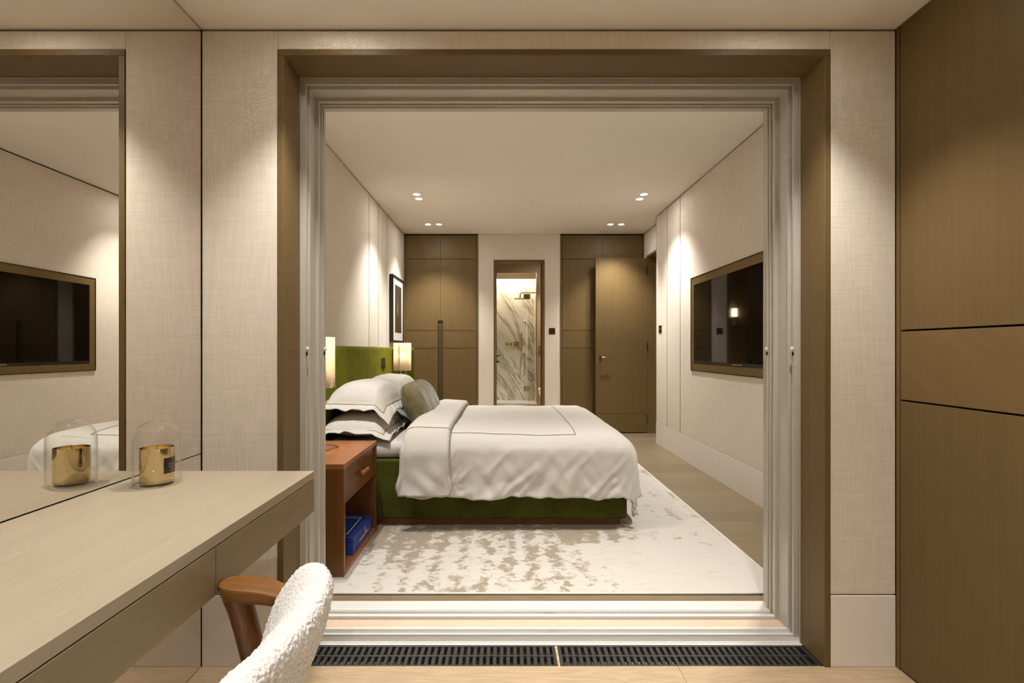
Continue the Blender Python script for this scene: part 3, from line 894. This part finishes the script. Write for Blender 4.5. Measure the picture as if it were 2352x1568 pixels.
# ---- bathroom door, standing open along the left side
bd = thing('door', (-.1, 7.27, 0), 'dark edged bathroom door opened inwards beside the marble shower view', 'door')
box('door_leaf', M['veneer'], -.135, -.094, 7.275, 7.93, .01, DZ - .04, bd)
for z in (2.2, 1.18, .2):
    box('hinge', M['black'], DX0 + .026, DX0 + .04, 7.135, 7.275, z - .06, z + .06, bd)
k = MB(); k.tube([(-.094, 7.86, 1.03), (-.05, 7.86, 1.03), (-.045, 7.85, 1.03), (-.045, 7.76, 1.03)], .008, 10)
k.tube([(-.094, 7.86, .94), (-.06, 7.86, .94)], .012, 12)
k.build('handle', M['black'], bd, smooth=True)

# ---- shower fittings and what stands in the bathroom
def bw(px, py, Y):
    return ((px - 1155)*Y/F_PX, Y, H - (py - 803)*Y/F_PX)
def rect_shower_glass():
    gx = bw(1210, 0, YP + .09)[0]
    t = thing('shower_screen', (gx, YP + .03, .14), 'clear glass shower screen with square brass hinges', 'shower screen')
    box('glass_pane', M['pane'], PX0 - .14, gx - .003, YP + .086, YP + .094, PZ0 + .012, 2.30, t)
    box('glass_pane', M['pane'], gx + .003, PX1 - .018, YP + .086, YP + .094, PZ0 + .012, 2.30, t)
    box('seal_strip', M['ceramic'], gx - .003, gx + .003, YP + .085, YP + .095, PZ0 + .012, 2.30, t)
    for py in (681, 892):
        p = bw(1210, py, YP + .09)
        box('hinge', M['brass_soft'], p[0] - .06, p[0] - .003, YP + .07, YP + .11, p[2] - .048, p[2] + .048, t, bevel=.003)
        box('hinge', M['brass_soft'], p[0] + .003, p[0] + .06, YP + .07, YP + .11, p[2] - .048, p[2] + .048, t, bevel=.003)
rect_shower_glass()
YS = 10.15
sh = thing('rain_shower', bw(1212, 672, YS), 'round brass shower head on a curved wall arm', 'shower')
A = Vector(bw(1236, 672, YS)); A.x = PX1 - .002
B = Vector(bw(1200, 672, YS)); Dn = Vector(bw(1194.5, 684, YS))
pts = [A, B] + [B.lerp(Vector((Dn.x, YS, B.z)), math.sin(t*PI/2)) + Vector((0, 0, -(1-math.cos(t*PI/2))*.06)) for t in (.3, .6, 1)] + [Dn]
MB().tube(pts, .012, 12).build('shower_arm', M['brass_soft'], sh, smooth=True)
MB().lathe([(.014, .03), (.02, .012), (.125, .008), (.128, 0), (.12, -.006), (0, -.006)], (Dn.x, YS, Dn.z - .02), 30, cap=False).build('rain_plate', M['brass_soft'], sh, smooth=False)
YV = 10.5
sv = thing('shower_controls', bw(1185, 790, YV), 'brass shower valve knobs with square plate on the marble', 'shower valve')
for px in (1164.5, 1173.5):
    p = bw(px, 790, YV)
    MB().tube([(p[0], YV, p[2]), (p[0], YV - .06, p[2])], .028, 20).build('knob', M['brass_soft'], sv)
p = bw(1186, 790, YV)
box('thermostat_block', M['brass_soft'], p[0] - .055, p[0] + .055, YV - .06, YV, p[2] - .06, p[2] + .06, sv, bevel=.004)
hs = thing('hand_shower', bw(1198.5, 765, YV), 'slim brass hand shower with looped hose on the marble', 'hand shower')
p = Vector(bw(1198.5, 764, YV - .07)); q_ = Vector(bw(1198.5, 803, YV - .07))
MB().tube([p, q_], .015, 12).build('handset', M['brass_soft'], hs)
h0 = Vector(bw(1197, 790, YV))
MB().tube([h0, h0 + Vector((0, -.07, 0))], .02, 12).build('holder', M['brass_soft'], hs)
lp = [bw(a, b, YV - .06) for a, b in ((1198.5, 803), (1198, 820), (1195.5, 838), (1194.5, 852), (1196, 862), (1199, 866), (1203, 860), (1205.5, 848), (1205, 832), (1201, 815), (1199, 800))]
MB().tube(lp, .008, 10).build('hose', M['brass_soft'], hs, smooth=True)
rh = thing('robe_hook', bw(1239, 797, YP), 'small brass robe hook on the brown bathroom wall', 'hook')
p = Vector(bw(1239, 797, YP))
k = MB(); k.tube([p, p + Vector((0, -.035, 0))], [.012, .012], 14); k.tube([p + Vector((0, -.03, 0)), p + Vector((0, -.05, 0))], [.02, .02], 16)
k.build('knob', M['brass_soft'], rh)
MB().tube([p + Vector((0, -.04, 0)), p + Vector((.07, -.04, 0))], .006, 10).build('arm', M['brass_soft'], rh)
# toilet: wall hung on the right wall, its rounded front towards the doorway
tl = thing('toilet', (.95, 8.75, 0), 'white ceramic toilet just inside the bathroom doorway', 'toilet')
def bowl():
    rg = []
    for z, x0, w in ((.10, .80, .09), (.16, .74, .11), (.25, .68, .14), (.33, .63, .165), (.40, .605, .178), (.43, .60, .18)):
        n_ = 28; ring = []
        for j in range(n_):
            a = 2*PI*j/n_
            ca, sa = math.cos(a), math.sin(a)
            cx_ = x0 + .22
            x_ = cx_ + (.22*ca if ca < 0 else min(1.297 - cx_, .5)*ca**.35)
            ring.append((x_, 8.75 + w*math.copysign(abs(sa)**.8, sa), z))
        rg.append(ring)
    return MB().rings(rg)
bowl().build('bowl', M['ceramic'], tl, smooth=True)
rg = [[(.82 + (.225*math.cos(a) if math.cos(a) < 0 else .30*math.cos(a)**.4), 8.75 + .183*math.copysign(abs(math.sin(a))**.8, math.sin(a)), z) for a in [2*PI*j/28 for j in range(28)]] for z in (.434, .475)]
MB().rings(rg).build('seat_lid', M['ceramic'], tl, bevel=.008)
# sconce on the shower front wall (it shows in the television's reflection)
sc = thing('wall_sconce', (-.60, YP, 1.72), 'lit opal tube sconce reflected in the television screen', 'wall light')
MB().lathe([(0, .16), (.035, .16), (.045, .15), (.045, .005), (0, .005)], (-.60, YP - .07, 1.72), 24, cap=False).build('opal_tube', M['sconce_lit'], sc, smooth=False)
MB().lathe([(0, -.01), (.043, -.01), (.043, -.14), (.03, -.15), (0, -.15)], (-.60, YP - .07, 1.72), 24, cap=False).build('frosted_tube', M['shade'], sc)
MB().lathe([(.048, .006), (.048, -.011), (0, -.011), (0, .006)], (-.60, YP - .07, 1.72), 24, cap=False).build('collar', M['brass_soft'], sc)
box('wall_bracket', M['brass_soft'], -.615, -.585, YP - .03, YP, 1.71, 1.73, sc)

# ---- switches
def switch(name, label, cat, cx, cy, cz, axis, w=.085, h=.085, dots=2, mat='bronze'):
    t = thing(name, (cx, cy, cz), label, cat)
    if axis == 'y':
        box('plate', M[mat], cx - w/2, cx + w/2, cy - .006, cy, cz - h/2, cz + h/2, t, bevel=.002)
        for i in range(dots):
            xx = cx + (i - (dots-1)/2)*.035
            MB().tube([(xx, cy - .006, cz), (xx, cy - .02, cz)], .007, 12).build('toggle', M['black'], t)
    else:
        s = 1 if axis == '+x' else -1
        box('plate', M[mat], min(cx, cx + s*.006), max(cx, cx + s*.006), cy - w/2, cy + w/2, cz - h/2, cz + h/2, t, bevel=.002)
        for i in range(dots):
            yy = cy + (i - (dots-1)/2)*.035
            MB().tube([(cx + s*.006, yy, cz), (cx + s*.022, yy, cz)], .007, 12).build('toggle', M['brass_soft'], t)
    return t
switch('light_switch', 'square dark bronze switch plate beside the bathroom doorway', 'switch', .677, YB1, 1.377, 'y')
switch('light_switch', 'dark bronze switch plate at the end of the television wall', 'switch', BX1, 6.03, 1.36, '-x', .1, .085, 1)

# ---- television recessed in a bronze frame
tv = thing('television', (BX1, 4.26, .925), 'large dark television set in a bronze frame on the fabric wall', 'television')
ty0, ty1, tz0, tz1, fw = 3.48, 5.03, .925, 1.807, .068
xf = BX1 - .006
for (a, b, c, d) in ((ty0, ty1, tz1 - fw, tz1), (ty0, ty1, tz0, tz0 + fw - .008), (ty0, ty0 + fw, tz0 + fw - .008, tz1 - fw), (ty1 - fw, ty1, tz0 + fw - .008, tz1 - fw)):
    box('frame_bar', M['tv_frame'], xf, BX1 - .0003, a, b, c, d, tv, bevel=.001)
k = MB()
e = .006
for (a, b, c, d) in ((ty0 - e, ty1 + e, tz1, tz1 + e), (ty0 - e, ty1 + e, tz0 - e, tz0), (ty0 - e, ty0, tz0, tz1), (ty1, ty1 + e, tz0, tz1)):
    k.box(BX1 - .010, BX1 - .0003, a, b, c, d)
k.build('frame_lip', M['bronze'], tv)
box('screen', M['screen'], BX1 - .0045, BX1 - .0004, ty0 + fw, ty1 - fw, tz0 + fw + .022, tz1 - fw, tv)
box('lower_bezel', M['black'], BX1 - .0055, BX1 - .0004, ty0 + fw, ty1 - fw, tz0 + fw - .008, tz0 + fw + .021, tv)
box('sensor_bar', M['brass_soft'], BX1 - .009, BX1 - .0055, 3.95, 4.13, tz0 + fw + .003, tz0 + fw + .013, tv)

# ---- framed picture
pf = thing('framed_picture', (BX0, 6.54, 1.21), 'black framed dark print with white mat hanging beside the wardrobe', 'picture')
py0, py1, pz0, pz1, pd = 6.21, 6.88, 1.214, 2.03, .045
for (a, b, c, d) in ((py0, py1, pz1 - .022, pz1), (py0, py1, pz0, pz0 + .022), (py0, py0 + .022, pz0 + .022, pz1 - .022), (py1 - .022, py1, pz0 + .022, pz1 - .022)):
    box('frame_bar', M['black'], BX0 + .0005, BX0 + pd, a, b, c, d, pf, bevel=.001)
box('mat_board', M['mat_board'], BX0 + .0005, BX0 + .034, py0 + .022, py1 - .022, pz0 + .022, pz1 - .022, pf)
box('print', M['art'], BX0 + .034, BX0 + .0355, 6.37, 6.76, 1.335, 1.925, pf)

# ------------------------------------------------------------------ rug
RZ = .012
rgv = thing('rug', (0.15, 3.8, 0), 'cream rug with worn beige pattern under the bed', 'rug')
def rug():
    x0, x1, y0, y1 = -1.05, 1.32, 2.371, 5.3
    nx, ny = 120, 140
    vs, fs = [], []
    for j in range(ny+1):
        for i in range(nx+1):
            x = x0 + (x1-x0)*i/nx; y = y0 + (y1-y0)*j/ny
            z = RZ + noise.noise((x*14, y*14, 0))*.0006
            ed = min(i, nx-i, j, ny-j)
            if ed == 0: z = RZ - .004
            y += .004*noise.noise((x*3, 0, 5)) if j == 0 else 0
            vs.append((x, y, z))
    for j in range(ny):
        for i in range(nx):
            a = j*(nx+1)+i
            fs.append((a, a+1, a+nx+2, a+nx+1))
    MB().add(vs, fs).build('pile', M['rug'], rgv, smooth=True)
    MB().box(x0 + .002, x1 - .002, y0 + .002, y1 - .002, 0.0005, RZ - .005).build('backing', M['oak_bed'], rgv)
    k = MB()
    k.tube([(x0, y0, .0055), (x1, y0, .0055)], .005, 8); k.tube([(x1, y0, .0055), (x1, y1, .0055)], .005, 8); k.tube([(x0, y1, .0055), (x1, y1, .0055)], .005, 8); k.tube([(x0, y0, .0055), (x0, y1, .0055)], .005, 8)
    k.build('binding', M['mat_board'], rgv, smooth=True)
rug()

# ------------------------------------------------------------------ headboard and bed
hbz = 1.148
hd_ = thing('headboard', (-1.25, 4.07, RZ), 'olive green velvet headboard with wings against the fabric wall', 'headboard')
MB().box(-1.355, -1.15, 3.262, 4.872, .05, hbz).build('centre_panel', M['velvet'], hd_, bevel=.035, seg=5)
for a, b in ((2.505, 3.258), (4.876, 5.60)):
    MB().box(-1.355, -1.196, a, b, .05, hbz - .004).build('side_panel', M['velvet'], hd_, bevel=.022, seg=4)
for a, b in ((2.43, 2.503), (5.602, 5.675)):
    MB().box(-1.355, -.965, a, b, .05, hbz - .002).build('wing', M['velvet'], hd_, bevel=.03, seg=5)
sp = switch('bedside_switch', 'slim black switch set in the velvet between headboard and lamp', 'switch', -1.196, 5.17, .987, '+x', .14, .10, 0, 'black')

bed = thing('bed', (-.2, 4.07, RZ), 'bed with olive velvet base on a low timber plinth', 'bed')
box('plinth', M['cherry'], -1.12, .746, 3.285, 4.87, RZ + .001, .055, bed, bevel=.002)
MB().box(-1.145, .782, 3.25, 4.9, .055, .432).build('base', M['velvet_base'], bed, bevel=.018, seg=4)
mt_ = MB().box(-1.14, .775, 3.262, 4.888, .433, .535).build('mattress', M['sheet'], bed, bevel=.045, seg=6)

# ---- duvet
DYC, DHALF, DR = 4.07, .905, .13
DXF, DRX = .86, .20
DTOP = .612
def drape(s, half, R, flare):
    a = half - R
    q = abs(s); sg = 1 if s >= 0 else -1
    if q <= a: return s, 0.0
    if q <= a + R*PI/2:
        th = (q - a)/R
        return sg*(a + R*math.sin(th)), R*(1 - math.cos(th))
    ex = q - a - R*PI/2
    return sg*(half + flare*ex), R + ex
def nz_(x, y, z, k): return noise.noise(Vector((x, y, z))*k)
def duvet_pt(u, v, lift=0.0):
    """u: cloth length from x=-0.6 towards the foot; v: signed cloth width from the middle of the bed"""
    # foot end
    a = DXF - DRX
    if u <= a: px_, dx = u, 0.0
    elif u <= a + DRX*PI/2:
        th = (u - a)/DRX; px_, dx = a + DRX*math.sin(th), DRX*(1-math.cos(th))
    else:
        ex = u - a - DRX*PI/2; px_, dx = DXF - .02*ex, DRX + ex
    py_, dy = drape(v, DHALF, DR, .02)
    drop = max(dx, dy) + .32*min(dx, dy)
    corner = min(1, min(dx, dy)/.12)
    # soft rounded corner in plan
    ox, oy = max(0, px_ - (DXF - .25)), max(0, abs(py_) - (DHALF - .25))
    if ox > 0 and oy > 0:
        m_ = max(ox, oy); l_ = (ox**3.2 + oy**3.2)**(1/3.2)
        k_ = m_/l_
        px_ = DXF - .25 + ox*k_; py_ = math.copysign(DHALF - .25 + oy*k_, py_)
    z = DTOP - drop
    hang = min(1, max(0, (drop - .06)/.25))
    flat = 1 - min(1, drop/.1)
    # loft of the filling on top
    z += flat*(.012*nz_(u*1.2, v*1.5, 0, 1.6) + .006*nz_(u, v, 4, 5) - .02*(abs(v)/DHALF)**3)
    # hanging folds
    w = nz_(u*1.0 + .5*drop, 0, v*.15 + 9, 4.2)*.55 + nz_(u + .9*drop, 3, v*.1, 8.5)*.38 + nz_(u*1.2 - .7*drop, 7, drop*.6, 13)*.16
    fold = 1 - abs(nz_(u*1.1 + .9*drop, 2, drop*.4, 6.5))*3.2
    out = hang*(1 - .75*corner)*(.045*w + .016*max(0, fold)) + .0025*nz_(u, v, 2, 14)
    wy = dy*dy/(dx*dx + dy*dy + 1e-6)
    py_ += wy*math.copysign(out + .02*hang*(1-hang), v)
    px_ += wy*(1-corner)*.012*hang*nz_(u, v, 5, 6) + (1-wy)*(out*.8 + .015*hang)
    # bottom hem rides up and down
    z += hang*.022*nz_(u*1.1, 1, 2, 4.0) + hang*hang*.014*nz_(u, 8, 2, 13)
    # tuck under at the very edge
    return Vector((px_, DYC + py_, z + lift))
DU0, DU1 = -.59, DXF - DRX + DRX*PI/2 + .20
DV = DHALF - DR + DR*PI/2 + .265
def cloth(fn, u0, u1, v0, v1, nu, nv, name, mat, parent, thick):
    vs, fs = [], []
    for i in range(nu+1):
        for j in range(nv+1):
            vs.append(fn(u0 + (u1-u0)*i/nu, v0 + (v1-v0)*j/nv))
    for i in range(nu):
        for j in range(nv):
            a = i*(nv+1)+j
            fs.append((a, a+1, a+nv+2, a+nv+1))
    o = MB().add(vs, fs).build(name, mat, parent, smooth=True)
    m = o.modifiers.new('thick', 'SOLIDIFY'); m.thickness = thick; m.offset = -1
    # make sure the outside faces up
    me = o.data
    if sum(p.normal.z*p.area for p in me.polygons) < 0:
        me.flip_normals()
    return o
dv = thing('duvet', (.1, 4.07, .54), 'white duvet with thin green stitched border over the bed', 'duvet')
cloth(duvet_pt, DU0, DU1, -DV, DV, 190, 230, 'cover', M['linen'], dv, .022)
def ribbon(fn, path, wdt, name, mat, parent, lift=.002):
    pts = [fn(u, v, lift) for u, v in path]
    MB().tube(pts, wdt, 6).build(name, mat, parent, smooth=True)
LV = -(DHALF - DR + .045)
LX = .455
path = [(-.5 + (LX+.5)*i/60, LV) for i in range(61)] + [(LX, LV + (-2*LV)*i/80) for i in range(1, 81)] + [(LX - (LX+.5)*i/60, -LV) for i in range(1, 61)]
ribbon(duvet_pt, path, .0015, 'stitched_border', M['thread'], dv)
# folded-back head end, lying on the duvet
def fold_pt(u, v, lift=0.0):
    """u in 0..1 from the fold roll under the head end to the loose edge on top"""
    x0, x1 = -.615, -.325
    L = DHALF + .022
    py_, dy = drape(v, L, DR + .02, .03)
    hang = min(1, max(0, (dy - .06)/.25)); flat = 1 - min(1, dy/.1)
    x = x0 + (x1-x0)*u
    rise = .058*(1 - max(0, (.32 - u)/.32)**2.2)**.5 if u < .32 else .058 - .012*(u-.32)/.68
    if u > .93: rise *= 1 - ((u-.93)/.07)**2*.55
    z = DTOP - dy
    z += flat*(rise + .006*nz_(x, v, 4, 7) - .02*(abs(v)/L)**3)
    out = (rise - .02)*.6*(1-flat) + hang*(.020*nz_(x*1.3 + .5*dy, 2, dy*.5, 6) + .012*nz_(x*1.1 - .6*dy, 5, dy*.8, 11))
    py_ += math.copysign(out, v)
    x += hang*(.012*nz_(x*2, v, dy*2, 5) - .035*max(0, hang - .55)*(1-u))
    z += hang*.012*nz_(x*4, 3, 1, 5)
    return Vector((x, DYC + py_, z + lift))
FV = DHALF + .022 - DR - .02 + (DR + .02)*PI/2 + .225
cloth(fold_pt, 0, 1, -FV, FV, 40, 230, 'folded_edge', M['linen'], dv, .02)
path = [(.02 + .97*i/30, LV - .015) for i in range(31)]
ribbon(fold_pt, path, .0014, 'stitched_border', M['thread'], dv)

# ---- pillows
def pillow(label, c, sx, sy, T, seed, tilt=0.0, droop=.02):
    t = thing('pillow', c, label, 'pillow', 'white pillows with green piping at the head of the bed')
    fl_ = .052
    nu, nv = 56, 80
    bx, by = sx/2 - fl_, sy/2 - fl_
    def P(u, v, top):
        x, y = u*sx/2, v*sy/2
        ax, ay = min(1, abs(x)/bx), min(1, abs(y)/by)
        h = ((1 - ax**2.6)*(1 - ay**2.6))**.55 if ax < 1 and ay < 1 else 0
        z = T/2*h*(1 if top else -1)
        out = max(abs(x)-bx, abs(y)-by, 0)/fl_
        w = nz_(x*1.0 + seed, y*1.0, seed*.7, 9)*.010*h + nz_(x+seed, y, 1, 24)*.003
        w += out*(nz_(x*1.3, y*1.3 + seed, 3, 11)*.024 + nz_(x, y + seed, 9, 24)*.010)
        sag = -droop*(max(0, abs(y)-by*.75)/(sy/2))*2 - droop*1.2*max(0, (x - bx*.7)/(sx/2))*2
        # edges pucker in along the sides
        py = y*(1 - .035*(1-abs(u))*abs(v)**4); px = x*(1 - .05*(1-abs(v))*abs(u)**4)
        zz = z + w + sag + (.0022 if top else -.0022)
        ct, st_ = math.cos(tilt), math.sin(tilt)
        return Vector((max(c[0] + px*ct + zz*st_, -1.147 + .003*v), c[1] + py, max(c[2] + T/2 - px*st_ + zz*ct, .5375 + .0022*(1 if top else 0))))
    vs, fs = [], []
    for top in (True, False):
        n0 = len(vs)
        for i in range(nu+1):
            for j in range(nv+1):
                vs.append(P(-1+2*i/nu, -1+2*j/nv, top))
        for i in range(nu):
            for j in range(nv):
                a = n0 + i*(nv+1)+j
                fs.append((a, a+1, a+nv+2, a+nv+1))
    N = (nu+1)*(nv+1)
    rim = [i*(nv+1) for i in range(nu+1)] + [nu*(nv+1)+j for j in range(1, nv+1)] + [i*(nv+1)+nv for i in range(nu-1, -1, -1)] + [j for j in range(nv-1, 0, -1)]
    for a, b in zip(rim, rim[1:]+rim[:1]):
        fs.append((a, b, b+N, a+N))
    MB().add(vs, fs).build('pillowcase', M['linen'], t, smooth=True)
    pu, pv = (bx+.002)/(sx/2), (by+.002)/(sy/2)
    pts = []
    for i in range(40): pts.append(P(-pu + 2*pu*i/40, -pv, True))
    for i in range(60): pts.append(P(pu, -pv + 2*pv*i/60, True))
    for i in range(40): pts.append(P(pu - 2*pu*i/40, pv, True))
    for i in range(61): pts.append(P(-pu, pv - 2*pv*i/60, True))
    MB().tube([p + Vector((0, 0, .0012)) for p in pts], .0026, 6).build('piping', M['thread'], t, smooth=True)
    return t
pillow('white pillow with green piping at the bottom of the near stack', (-.955, 3.672, .536), .49, .85, .172, 1.3, .02, .04)
pillow('white pillow with green piping on top of the near stack', (-.962, 3.705, .690), .475, .77, .215, 4.1, .03, .085)
pillow('white pillow at the bottom of the far stack behind the cushion', (-.960, 4.500, .536), .48, .78, .172, 7.7, .02, .05)
pillow('white pillow with green piping on top of the far stack', (-.962, 4.500, .696), .475, .78, .215, 9.4, .03, .05)

# ---- long green cushion leaning on the pillows
def lumbar():
    L, Hh, T = .92, .345, .20
    cy = 4.09
    lean = math.radians(24)
    nu, nv = 90, 44
    t = thing('cushion', (-.655, cy, .54), 'long mottled green cushion leaning against the white pillows', 'cushion')
    def P(u, v, front):
        y, z = u*L/2, v*Hh/2
        h = ((1 - abs(u)**4.5)*(1 - abs(v)**2.4))**.5
        th = T/2*h*(1 if front else -1)
        th += .008*nz_(y, z, 3, 6)*h + .003*nz_(y, z, 5, 20)
        zz = z*(1 - .05*abs(u)**6) + .006*nz_(y, 2, 2, 4)
        yy = y*(1 - .05*abs(v)**4)
        x = -.638 + th*math.cos(lean) - zz*math.sin(lean)
        w = .715 - .005 + zz*math.cos(lean) + th*math.sin(lean)*.55
        return Vector((x, cy + yy, w))
    vs, fs = [], []
    for fr in (True, False):
        n0 = len(vs)
        for i in range(nu+1):
            for j in range(nv+1):
                vs.append(P(-1+2*i/nu, -1+2*j/nv, fr))
        for i in range(nu):
            for j in range(nv):
                a = n0+i*(nv+1)+j
                fs.append((a, a+1, a+nv+2, a+nv+1))
    o = MB().add(vs, fs).build('cushion_cover', M['chenille'], t, smooth=True)
    m = o.modifiers.new('weld', 'WELD'); m.merge_threshold = .0008
    pts = [P(-1, -1+2*j/30, True) for j in range(31)] + [P(-1+2*i/60, 1, True) for i in range(1, 61)] + [P(1, 1-2*j/30, True) for j in range(1, 31)] + [P(1-2*i/60, -1, True) for i in range(1, 60)]
    MB().tube(pts, .0035, 8).build('seam', M['chenille'], t, smooth=True)
lumbar()

# ---- bedside tables
def nightstand(y0, label):
    w, top = .66, .562
    t = thing('bedside_table', (-.98, y0 + w/2, RZ), label, 'bedside table', 'cherry bedside tables')
    x0, x1, y1, th = -1.17, -.775, y0 + w, .026
    box('top', M['cherry_top'], x0, x1, y0, y1, top - th, top, t, bevel=.001)
    box('side_panel', M['cherry'], x0, x1, y0, y0 + th, RZ + .0005, top - th, t, bevel=.001)
    box('side_panel', M['cherry'], x0, x1, y1 - th, y1, RZ + .0005, top - th, t, bevel=.001)
    box('bottom', M['cherry_top'], x0, x1, y0 + th, y1 - th, RZ + .0005, RZ + .023, t)
    box('back_panel', M['cherry'], x0, x0 + .012, y0 + th, y1 - th, RZ + .023, top - th, t)
    dr = box('drawer', M['cherry'], x0 + .02, x1 - .012, y0 + th + .002, y1 - th - .002, .353, top - th - .003, t, bevel=.001)
    k = MB(); yc_ = (y0+y1)/2 + .01
    k.box(x1 - .012, x1 + .010, yc_ - .012, yc_ + .012, .442, .456)
    k.box(x1 + .008, x1 + .022, yc_ - .062, yc_ + .062, .440, .458)
    k.build('handle', M['cherry_top'], dr, bevel=.0015)
    return t
nightstand(2.526, 'cherry wood bedside table with the blue box, nearest the opening')
nightstand(4.925, 'cherry wood bedside table on the far side of the bed')

# ---- bedside lamps
def lamp(cx, cy, label):
    z0, zs0, zs1 = .562, .910, 1.190
    t = thing('table_lamp', (cx, cy, z0), label, 'lamp', 'parchment bedside lamps')
    # curled sheet shade: rounded rectangle whose ends overlap in a vertical seam
    a, b, rr = .082, .064, .022
    pts = []
    def corner(px_, py_, t0):
        return [(px_ + rr*math.cos(t0 + PI/2*i/5), py_ + rr*math.sin(t0 + PI/2*i/5)) for i in range(6)]
    pts += [(-.026, -b), (.0, -b)] + corner(a-rr, -b+rr, -PI/2) + corner(a-rr, b-rr, 0) + corner(-a+rr, b-rr, PI/2) + [(-a, 0), (-a*.99, -b + rr*.8), (-a*.86, -b + .004), (-a*.6, -b - .004), (-.03, -b - .006), (-.012, -b - .005)]
    rings = [[(cx + q[0], cy + q[1], zz) for q in pts] for zz in (zs0, (zs0+zs1)/2, zs1)]
    o = MB().rings(rings, cap=False, close=False).build('lamp_shade', M['shade'], t, smooth=True)
    m = o.modifiers.new('thick', 'SOLIDIFY'); m.thickness = .0015
    # two slender brass legs ending in curled feet
    for dx in (-.012, .036):
        MB().tube([(cx + dx, cy - .02, zs1 - .06), (cx + dx, cy - .02, zs0), (cx + dx, cy - .02, z0 + .03)], .004, 10).build('stem', M['brass'], t, smooth=True)
    for (ex, ey) in ((.075, .10), (-.075, .08), (.0, -.10)):
        pp = [(cx + .012 + ex*s, cy - .02 + ey*s, z0 + .010 + .030*(1 - s**2)) for s in [i/8 for i in range(9)]]
        MB().tube(pp, [.006]*4 + [.0075]*3 + [.009, .009], 12).build('foot', M['brass'], t, smooth=True)
    MB().lathe([(0, .012), (.006, .010), (.009, 0), (.006, -.008), (0, -.009)], (cx + .012, cy - .02, z0 + .045), 14, cap=False).build('hub', M['brass'], t, smooth=True)
    MB().lathe([(0, .05), (.016, .046), (.024, .03), (.024, .012), (.012, -.02), (.012, -.05), (0, -.05)], (cx, cy + .005, (zs0+zs1)/2), 18, cap=False).build('bulb', M['sconce_lit'], t, smooth=True)
    L = bpy.data.lights.new('lamp_glow', 'POINT'); L.energy = 2.6; L.color = (1, .84, .68); L.shadow_soft_size = .03
    lo = link(bpy.data.objects.new('lamp_glow', L)); lo.location = (cx + .0, cy - .035, (zs0+zs1)/2 + .01)
    adopt(lo, t)
lamp(-1.026, 2.87, 'lit parchment lamp on the bedside table nearest the opening')
lamp(-1.018, 5.25, 'lit parchment lamp with brass legs beyond the pillows')

# ---- blue box in the near bedside table
bx_ = thing('keepsake_box', (-.945, 2.92, RZ + .024), 'blue leather box with white border line inside the bedside table', 'box')
b0, b1, bz0 = 2.735, 3.11, RZ + .0235
MB().box(-1.11, -.79, b0, b1, bz0, bz0 + .066).build('box_body', M['box_blue'], bx_, bevel=.0025)
MB().box(-1.112, -.788, b0 - .002, b1 + .002, bz0 + .068, bz0 + .094).build('lid', M['box_blue'], bx_, bevel=.003)
k = MB(); zt = bz0 + .0938; ins = .045; lw_ = .008
for (a, b, c, d) in ((-1.112+ins, -.788-ins, b0+ins, b0+ins+lw_), (-1.112+ins, -.788-ins, b1-ins-lw_, b1-ins), (-1.112+ins, -1.112+ins+lw_, b0+ins, b1-ins), (-.788-ins-lw_, -.788-ins, b0+ins, b1-ins)):
    k.box(a, b, c, d, zt, zt + .0007)
k.build('border_line', M['silver_print'], bx_)
yc_ = (b0+b1)/2 + .03
k = MB(); k.box(-.788, -.784, yc_ - .010, yc_ + .010, bz0 + .05, bz0 + .078); k.box(-.784, -.780, yc_ - .006, yc_ + .006, bz0 + .054, bz0 + .066)
k.build('clasp', M['brass'], bx_, bevel=.001)
k = MB(); random.seed(3)           # a line of small capitals, too small to read in the photograph
yy = yc_ - .10
for i in range(15):
    w = random.choice((.006, .008, .010))
    k.box(-.790, -.7893, yy, yy + .0022, bz0 + .026, bz0 + .038)
    if i % 3: k.box(-.790, -.7893, yy + w - .0022, yy + w, bz0 + .026, bz0 + .038)
    if i % 2: k.box(-.790, -.7893, yy, yy + w, bz0 + .036, bz0 + .038)
    else: k.box(-.790, -.7893, yy, yy + w, bz0 + .031, bz0 + .033)
    yy += w + .0045
k.build('lettering', M['silver_print'], bx_)
